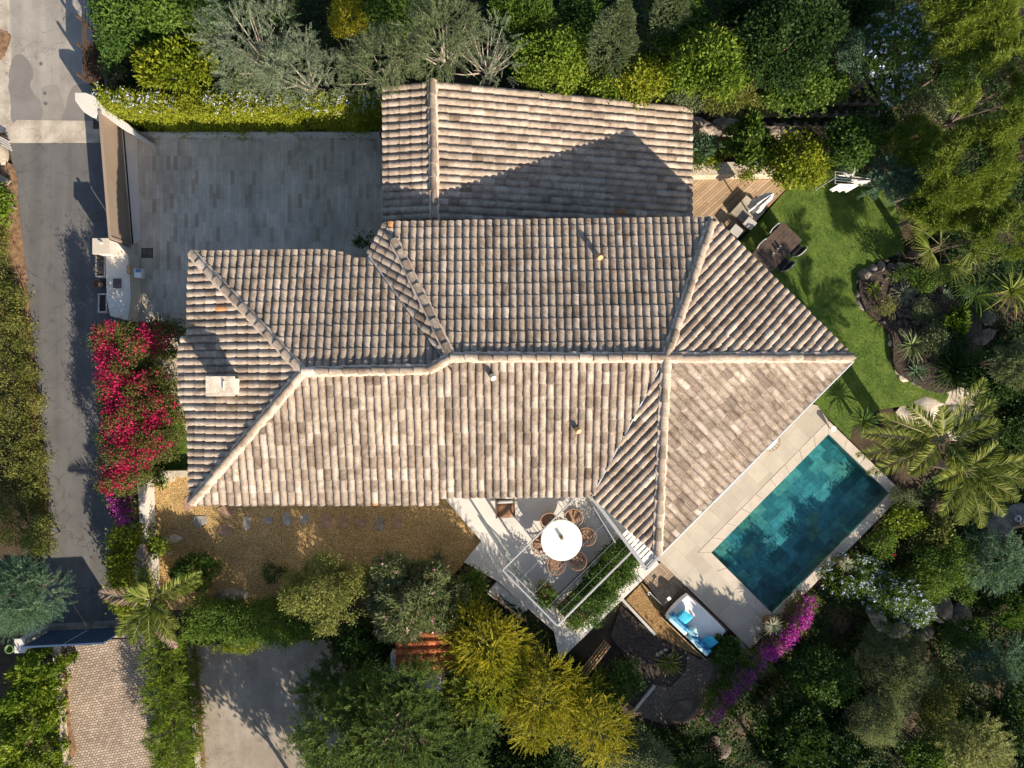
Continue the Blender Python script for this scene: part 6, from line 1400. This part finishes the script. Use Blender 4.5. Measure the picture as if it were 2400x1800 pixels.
# shade trees just beyond the right and lower edges (they cast the shade over the slope)
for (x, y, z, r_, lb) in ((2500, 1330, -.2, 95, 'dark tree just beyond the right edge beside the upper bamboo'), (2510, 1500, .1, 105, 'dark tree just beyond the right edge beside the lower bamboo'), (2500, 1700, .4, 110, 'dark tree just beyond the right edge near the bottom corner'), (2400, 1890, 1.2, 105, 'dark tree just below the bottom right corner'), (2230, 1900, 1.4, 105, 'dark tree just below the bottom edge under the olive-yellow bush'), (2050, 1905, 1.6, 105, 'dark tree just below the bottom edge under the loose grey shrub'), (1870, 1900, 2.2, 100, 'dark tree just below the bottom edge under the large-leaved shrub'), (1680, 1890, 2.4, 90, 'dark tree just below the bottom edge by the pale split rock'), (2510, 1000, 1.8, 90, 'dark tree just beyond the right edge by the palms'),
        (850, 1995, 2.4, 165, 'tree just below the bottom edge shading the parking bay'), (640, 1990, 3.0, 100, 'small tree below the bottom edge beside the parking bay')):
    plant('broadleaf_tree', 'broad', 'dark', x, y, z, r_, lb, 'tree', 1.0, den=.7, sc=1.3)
def cover(px_, dens, lm, seed, h=.30, L=.13):  # leaf layer added, its dark colour standing in for deep shade
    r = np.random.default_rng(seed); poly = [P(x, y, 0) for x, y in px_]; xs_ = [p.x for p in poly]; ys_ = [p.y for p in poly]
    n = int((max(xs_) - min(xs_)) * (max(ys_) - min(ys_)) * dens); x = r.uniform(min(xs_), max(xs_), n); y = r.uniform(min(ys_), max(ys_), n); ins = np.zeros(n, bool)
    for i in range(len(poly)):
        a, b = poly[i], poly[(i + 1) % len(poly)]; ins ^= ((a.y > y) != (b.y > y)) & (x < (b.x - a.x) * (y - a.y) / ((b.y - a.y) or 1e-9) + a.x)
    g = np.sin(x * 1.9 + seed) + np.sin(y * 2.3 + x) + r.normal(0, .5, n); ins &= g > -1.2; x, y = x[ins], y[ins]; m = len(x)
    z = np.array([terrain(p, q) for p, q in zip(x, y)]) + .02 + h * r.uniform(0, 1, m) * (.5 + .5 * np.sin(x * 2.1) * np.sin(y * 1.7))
    o = kites('shade_ground_cover', LM[lm], np.stack([x, y, z], 1), r.normal(0, 1, (m, 3)) * [1, 1, .35], UP + r.normal(0, .45, (m, 3)), L * r.uniform(.6, 1.2, m), L * .55, np.clip(.45 + .2 * np.sin(x * 3) * np.sin(y * 2) + r.normal(0, .25, m), 0, 1))
    tag(o, 'low undergrowth added over the bare earth, leaf colour darkened in place of deep shade', 'ground cover', kind='stuff')
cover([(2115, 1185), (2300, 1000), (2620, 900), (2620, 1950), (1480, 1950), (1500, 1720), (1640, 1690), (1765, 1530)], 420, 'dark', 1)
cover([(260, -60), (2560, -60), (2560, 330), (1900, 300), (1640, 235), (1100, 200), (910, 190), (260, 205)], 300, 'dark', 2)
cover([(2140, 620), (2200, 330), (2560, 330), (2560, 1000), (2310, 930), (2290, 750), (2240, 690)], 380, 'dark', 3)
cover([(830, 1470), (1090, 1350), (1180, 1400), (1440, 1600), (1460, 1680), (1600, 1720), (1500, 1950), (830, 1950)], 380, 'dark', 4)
# --- purple creeper on the pool garden wall
def creeper(path, z0, z1, fm, label, nfl, lm='boug', name='bougainvillea', patches=1.0, fs=.052, kind='small', wob=.18, gapf=0.0, seed=None):
    t = hedge(name, kind, lm, path, z0, z1, label, 'climber', wob=wob, gap=.35, seed=seed); NP[0] += 1; r = np.random.default_rng(70 + NP[0])
    base = t.location; O = []
    for (a, b) in zip(path[:-1], path[1:]):
        p, q = P(a[0], a[1], z1), P(b[0], b[1], z1); L = (q - p).length; n = int(nfl * L); u = r.uniform(0, 1, n); e = (q - p) / L; s = Vector((-e.y, e.x, 0)); w = (a[2] + (b[2] - a[2]) * u) * (H - z1) / F
        l = np.clip(r.normal(0, .55, n), -1.1, 1.1) * w; z = z1 - z0 + .04 - .25 * (np.abs(l) / w) ** 3 + r.uniform(-.1, .16, n)
        x = p.x - base.x + e.x * L * u + s.x * l; y = p.y - base.y + e.y * L * u + s.y * l
        g = np.sin(x * 3.1 + y * 1.3 + 1) * .7 + np.sin(y * 3.7 - x * 2 + 2) * .6 + np.sin(x * 8 + y * 9) * .7 + r.normal(0, .8, n); k = g > gapf; O.append(np.stack([x, y, z], 1)[k])
    o = np.concatenate(O); per = 9; d = np.tile(UP, (len(o), 1)) + r.normal(0, .4, (len(o), 3))
    F_ = clump(r, o, nrm(d), per, .065, fs, fs * .85, np.clip(r.normal(.5, .3, len(o)), 0, 1)); kites('flowers', LM[fm], *F_, parent=t, wide=.55, fold=.06)['kind'] = 'stuff'; return t
creeper([(1898, 1402, 15), (1882, 1450, 19), (1840, 1500, 20), (1795, 1543, 18)], -.1, .75, 'purple', 'bright purple bougainvillea at the lower corner of the pool', 280, gapf=-.8, fs=.055)
creeper([(1795, 1543, 19), (1745, 1592, 20), (1700, 1640, 20), (1672, 1690, 16)], -.1, .72, 'mauve', 'thinly flowering purple creeper running down the garden wall from the bright part', 220, lm='mid', gapf=-.2, fs=.05)
plant('shrub', 'tiny', 'dry', 302, 1135, .7, 24, 'leafless grey-brown twiggy bush under the pink bougainvillea at the street wall', 'shrub', 1.5, den=.5)
# --- street side bougainvillea
creeper([(250, 760, 34), (262, 860, 40), (285, 960, 50), (290, 1050, 55), (268, 1110, 40), (262, 1158, 24)], .2, 1.9, 'pink', 'large pink bougainvillea along the street, the big arching mass', 290, gapf=-.25, wob=.28, fs=.058)
creeper([(300, 800, 34), (360, 790, 36), (395, 800, 14)], .6, 2.1, 'pink', 'arm of pink bougainvillea reaching over the courtyard towards the roof', 250, gapf=-.1, wob=.26, fs=.058)
creeper([(322, 880, 36), (355, 930, 42), (368, 1000, 36), (345, 1070, 26)], .5, 1.7, 'pink', 'lower spread of pink bougainvillea next to the small lawn and the roof edge', 210, gapf=.2, wob=.3, fs=.058)
creeper([(266, 1165, 16), (280, 1190, 19), (292, 1225, 15)], .0, 1.2, 'purple', 'small magenta bougainvillea at the end of the pink one above the garden wall', 260, gapf=-.3)
# --- courtyard hedge and left side
hedge('flowering_hedge', 'small', 'yellow', [(226, 220, 7), (270, 232, 16), (335, 241, 21), (480, 242, 22), (640, 242, 22), (780, 242, 22), (882, 241, 20)], 0.0, 2.0, 'clipped yellow-green hedge with pale blue flowers along the courtyard', flowers=('paleblue', 300, .05), wob=.12, den=1.2)
hedge('street_hedge', 'broad', 'lime', [(288, 1235, 24), (287, 1300, 32), (290, 1370, 32), (298, 1450, 30)], .3, 1.25, 'yellow-green leafy hedge over the wall between the street and the palm', wob=.15)
hedge('roadside_hedge', 'small', 'verge', [(-60, 640, 62), (-50, 720, 76), (-40, 830, 80), (-35, 980, 86), (-30, 1120, 98), (-20, 1280, 98)], 0, 1.0, 'long loose yellow-green hedge along the left side of the street', wob=.34, den=.85, gap=.4)
plant('shrub', 'small', 'verge', -18, 575, .7, 44, 'scruffy olive shrub at the left edge between the log and the roadside hedge', 'shrub', 1.6, den=.8)
plant('shrub', 'broad', 'laurel', 262, 92, 1.5, 30, 'dark shrub overhanging the board fence of the upper street', 'shrub', 2.0)
plant('shrub', 'broad', 'fresh', 0, 475, .8, 22, 'small leafy shrub at the left street edge above the log', 'shrub', 2.2)
plant('shrub', 'small', 'olive', 92, 1265, 1.1, 40, 'rusty olive shrub at the lower end of the roadside hedge', 'shrub', 1.2)
plant('tamarisk', 'feather', 'bluegreen', 40, 1395, 2.2, 84, 'round blue-green feathery tamarisk at the left edge of the street', 'tree', 1.1, gap=.05, den=1.7, nl=7)
hedge('oleander_hedge', 'big', 'fresh', [(92, 1548, 22), (50, 1620, 46), (40, 1720, 54), (46, 1850, 54)], 0, 1.3, 'leafy green bed of shrubs left of the cobbled drive', 'hedge', wob=.28, sc=.9)
hedge('bamboo_hedge', 'bamboo', 'fresh', [(364, 1512, 22), (374, 1600, 25), (382, 1700, 25), (388, 1850, 25)], 0, 1.6, 'bright green dwarf bamboo hedge between the cobbled drive and the parking bay', wob=.2, den=1.1)
palm(352, 1405, 2.2, [(20, 2.0, 14, .16), (28, 2.2, 16, .14), (-62, 1.6, 12, .28), (-88, 1.6, 20, .3), (-112, 1.7, 18, .28), (-132, 1.7, 14, .26), (-40, 1.5, 25, .3), (172, 1.75, 12, .20), (100, 1.9, 12, .28), (75, 1.1, 50, .25), (140, 1.0, 50, .3), (-20, 1.2, 45, .3), (92, 1.3, 30, .3), (-68, 1.9, 6, .3)], 'feather palm beside the street hedge with one long frond over the gravel', dry=(7, 8, 13), leaflet=.46)
plant('shrub', 'broad', 'fresh', 372, 1280, .6, 24, 'small bright shrub at the wall beside the sunlit rock', 'shrub', .8)
plant('shrub', 'long', 'laurel', 452, 1338, .6, 52, 'round dark low shrub with pale rocks in it on the gravel', 'shrub', .85, sc=.8)
plant('shrub', 'tiny', 'dark', 640, 1342, .6, 30, 'clipped dark ball shrub alone on the shaded gravel', 'shrub', .95, nl=3, gap=0)
t = plant('potted_plant', 'broad', 'mid', 374, 1128, .5, 14, 'small dark leafy plant in a white pot by the pale stone wall', 'shrub', 1.1, nl=3)
put('pot', MB().lathe((0, 0, .06), [(.12, 0), (.17, .26), (.14, .26), (.12, .2), (0, .2)], 20), M['white'], t)
plant('shrub', 'long', 'laurel', 853, 562, .7, 24, 'dark leafy plant in the corner of the courtyard beside the roof', 'shrub', .8, den=.7)
hedge('garden_hedge', 'small', 'mid', [(428, 1462, 34), (520, 1470, 34), (620, 1476, 34), (740, 1470, 36)], 0, 1.5, 'green hedge between the gravel garden and the parking bay', wob=.2)
plant('shrub', 'tiny', 'lime', 560, 1512, .8, 60, 'yellowish low shrub at the foot of the garden hedge on the parking side', 'shrub', .25, den=.7)
plant('shrub', 'small', 'olive', 768, 1385, 2.6, 110, 'golden-green shrub with bare gravel above it, left of the oleander', 'shrub', .78, gap=.4)
plant('oleander', 'long', 'greygreen', 965, 1395, 2.2, 122, 'oleander with small pink flowers south of the gravel garden', 'shrub', .85, flowers=('pinkfl', 80, .075))
rosette(1026, 1308, 40, 'narrow-leaved yucca at the upper edge of the oleander', 'agave', 50, .022, z=.1, name='yucca')
plant('shrub', 'broad', 'mid', 1092, 1395, .9, 52, 'green bush beside the terrace steps right of the oleander', 'shrub', 1.1)
plant('broom', 'broom', 'gold', 1140, 1505, 2.0, 92, 'golden yellow feathery bush, the left one of the golden group', 'shrub', 1.0, gap=.35)
plant('broom', 'broom', 'yellow', 1135, 1610, 2.0, 86, 'greenish yellow bush below the left golden bush', 'shrub', .95)
plant('broom', 'broom', 'gold', 1268, 1640, 1.9, 90, 'golden yellow feathery bush in the middle of the golden group', 'shrub', 1.05, gap=.4)
plant('broom', 'broom', 'gold', 1395, 1700, 1.6, 86, 'golden yellow bush at the lower right end of the golden group', 'shrub', .7, rot=-.5, gap=.4)
plant('shrub', 'broom', 'lime', 1385, 1630, .5, 48, 'green-yellow low bush between the golden group and the dark bed', 'shrub', 1.0)
plant('shrub', 'broom', 'lime', 1235, 1530, .4, 36, 'low yellowish green bush below the terrace edge', 'shrub', .7)
plant('jacaranda_tree', 'fern', 'jac', 930, 1712, 2.6, 205, 'wide jacaranda with ferny dark green leaves at the bottom of the picture', 'tree', .72, gap=.3, nl=9)
plant('jacaranda_tree', 'fern', 'jac', 800, 1615, 1.4, 85, 'shaded ferny tree beside the orange shed roof', 'tree', .7, gap=.4)
plant('shrub', 'small', 'dark', 1085, 1690, 1.6, 68, 'dark shrub between the jacaranda and the golden bushes', 'shrub', 1.1)
plant('shrub', 'broad', 'dark', 860, 1500, 1.0, 90, 'dark undergrowth below the oleander beside the shed', 'shrub', .5)
plant('shrub', 'broad', 'dark', 1200, 1790, 1.0, 110, 'dark green shrub at the bottom edge below the golden group', 'shrub', .5)
plant('shrub', 'small', 'greygreen', 1500, 1780, 1.4, 75, 'grey-green bush at the bottom edge right of the golden group', 'shrub', .7)
plant('shrub', 'small', 'dark', 1620, 1770, .8, 70, 'dark low bush at the bottom edge beside the split rock', 'shrub', .6)
plant('shrub', 'broad', 'laurel', 1462, 1600, .4, 42, 'low dark ground plants left of the dark bed', 'shrub', 1.3)
rosette(1435, 1585, 34, 'blue-green agave left of the dark planting bed', 'bluegreen', 40, .035, z=.1)
rosette(1568, 1552, 40, 'green agave in the middle of the stone-edged bed', 'palm', 40, .055, z=.05, zr=.3, flat=.2)
plant('shrub', 'big', 'laurel', 1700, 1525, .6, 34, 'leafy dark shrub at the corner of the daybed', 'shrub', 1.0)
# jasmine in the raised planter and shrub in the pot
hedge('jasmine', 'small', 'laurel', [(1335, 1462, 26), (1375, 1425, 44), (1415, 1375, 34), (1450, 1325, 44), (1482, 1282, 22)], TZ + .2, .95, 'loose jasmine bush filling the raised planter beside the pergola', 'shrub', wob=.26, gap=.3, den=1.7)
r_ = np.random.default_rng(9); o_, d_, t_ = shell(r_, [((0, -.03, .78), (.30, .36, .28))], 75); kites('foliage', LM['mid'], *foliage(r_, 'broad', o_, d_, t_, .8), parent=pot_shrub)
put('stem', MB().tube([(0, 0, .4), (0, 0, .8)], .02, 6), M['bark'], pot_shrub)
for y_, r0, h0 in ((yuc1, .34, .55), (yuc2, .26, .42)):
    rosette(0, 0, r0 * F / H * 1.0, '', 'silver', 90, .018, flat=.1, droop=.15, into=y_, zoff=h0 * .85 + .12)
    put('stem', MB().tube([(0, 0, h0 * .8), (0, 0, h0 * .85 + .14)], .04, 7), M['bark'], y_)
# dried stems in the first trough
r_ = np.random.default_rng(4); p = P(235, 618, .4); bl = []
tt_ = thing('dried_plant', 'dried brown stems in the tan trough by the street', 'plant', (p.x, p.y, .34))
for k in range(150): bl.append(((r_.uniform(-.13, .13), r_.uniform(-.36, .36), 0), (r_.normal(0, .6), r_.normal(0, .6), .7), r_.uniform(.12, .3), .03, .4, r_.uniform(0, 1)))
blades_mesh('stems', LM['dry'], bl, tt_, 3)
# lawn blades
def grass(name, px_, n, z, seed):
    r = np.random.default_rng(seed); poly = [P(x, y, z) for x, y in px_]; xs_ = [p.x for p in poly]; ys_ = [p.y for p in poly]
    p = np.stack([r.uniform(min(xs_), max(xs_), n), r.uniform(min(ys_), max(ys_), n), np.full(n, z - .005)], 1); ins = np.zeros(n, bool)
    for i in range(len(poly)):
        a, b = poly[i], poly[(i + 1) % len(poly)]; c = ((a.y > p[:, 1]) != (b.y > p[:, 1])) & (p[:, 0] < (b.x - a.x) * (p[:, 1] - a.y) / ((b.y - a.y) or 1e-9) + a.x); ins ^= c
    p = p[ins]; m = len(p); tn = .5 + .25 * np.sin(p[:, 0] * 1.3 + p[:, 1]) * np.sin(p[:, 1] * 1.7) + r.normal(0, .22, m)
    ax = np.tile(UP, (m, 1)) * .8 + r.normal(0, .5, (m, 3)); o = kites(name, LM['lawn'], p, ax, r.normal(0, 1, (m, 3)), r.uniform(.03, .06, m), .010, tn); tag(o, 'short green lawn grass', 'grass', kind='stuff')
grass('grass', LAWN, 90000, .03, 1)
grass('grass', [(340, 960), (470, 930), (470, 1096), (340, 1096)], 9000, .01, 2)
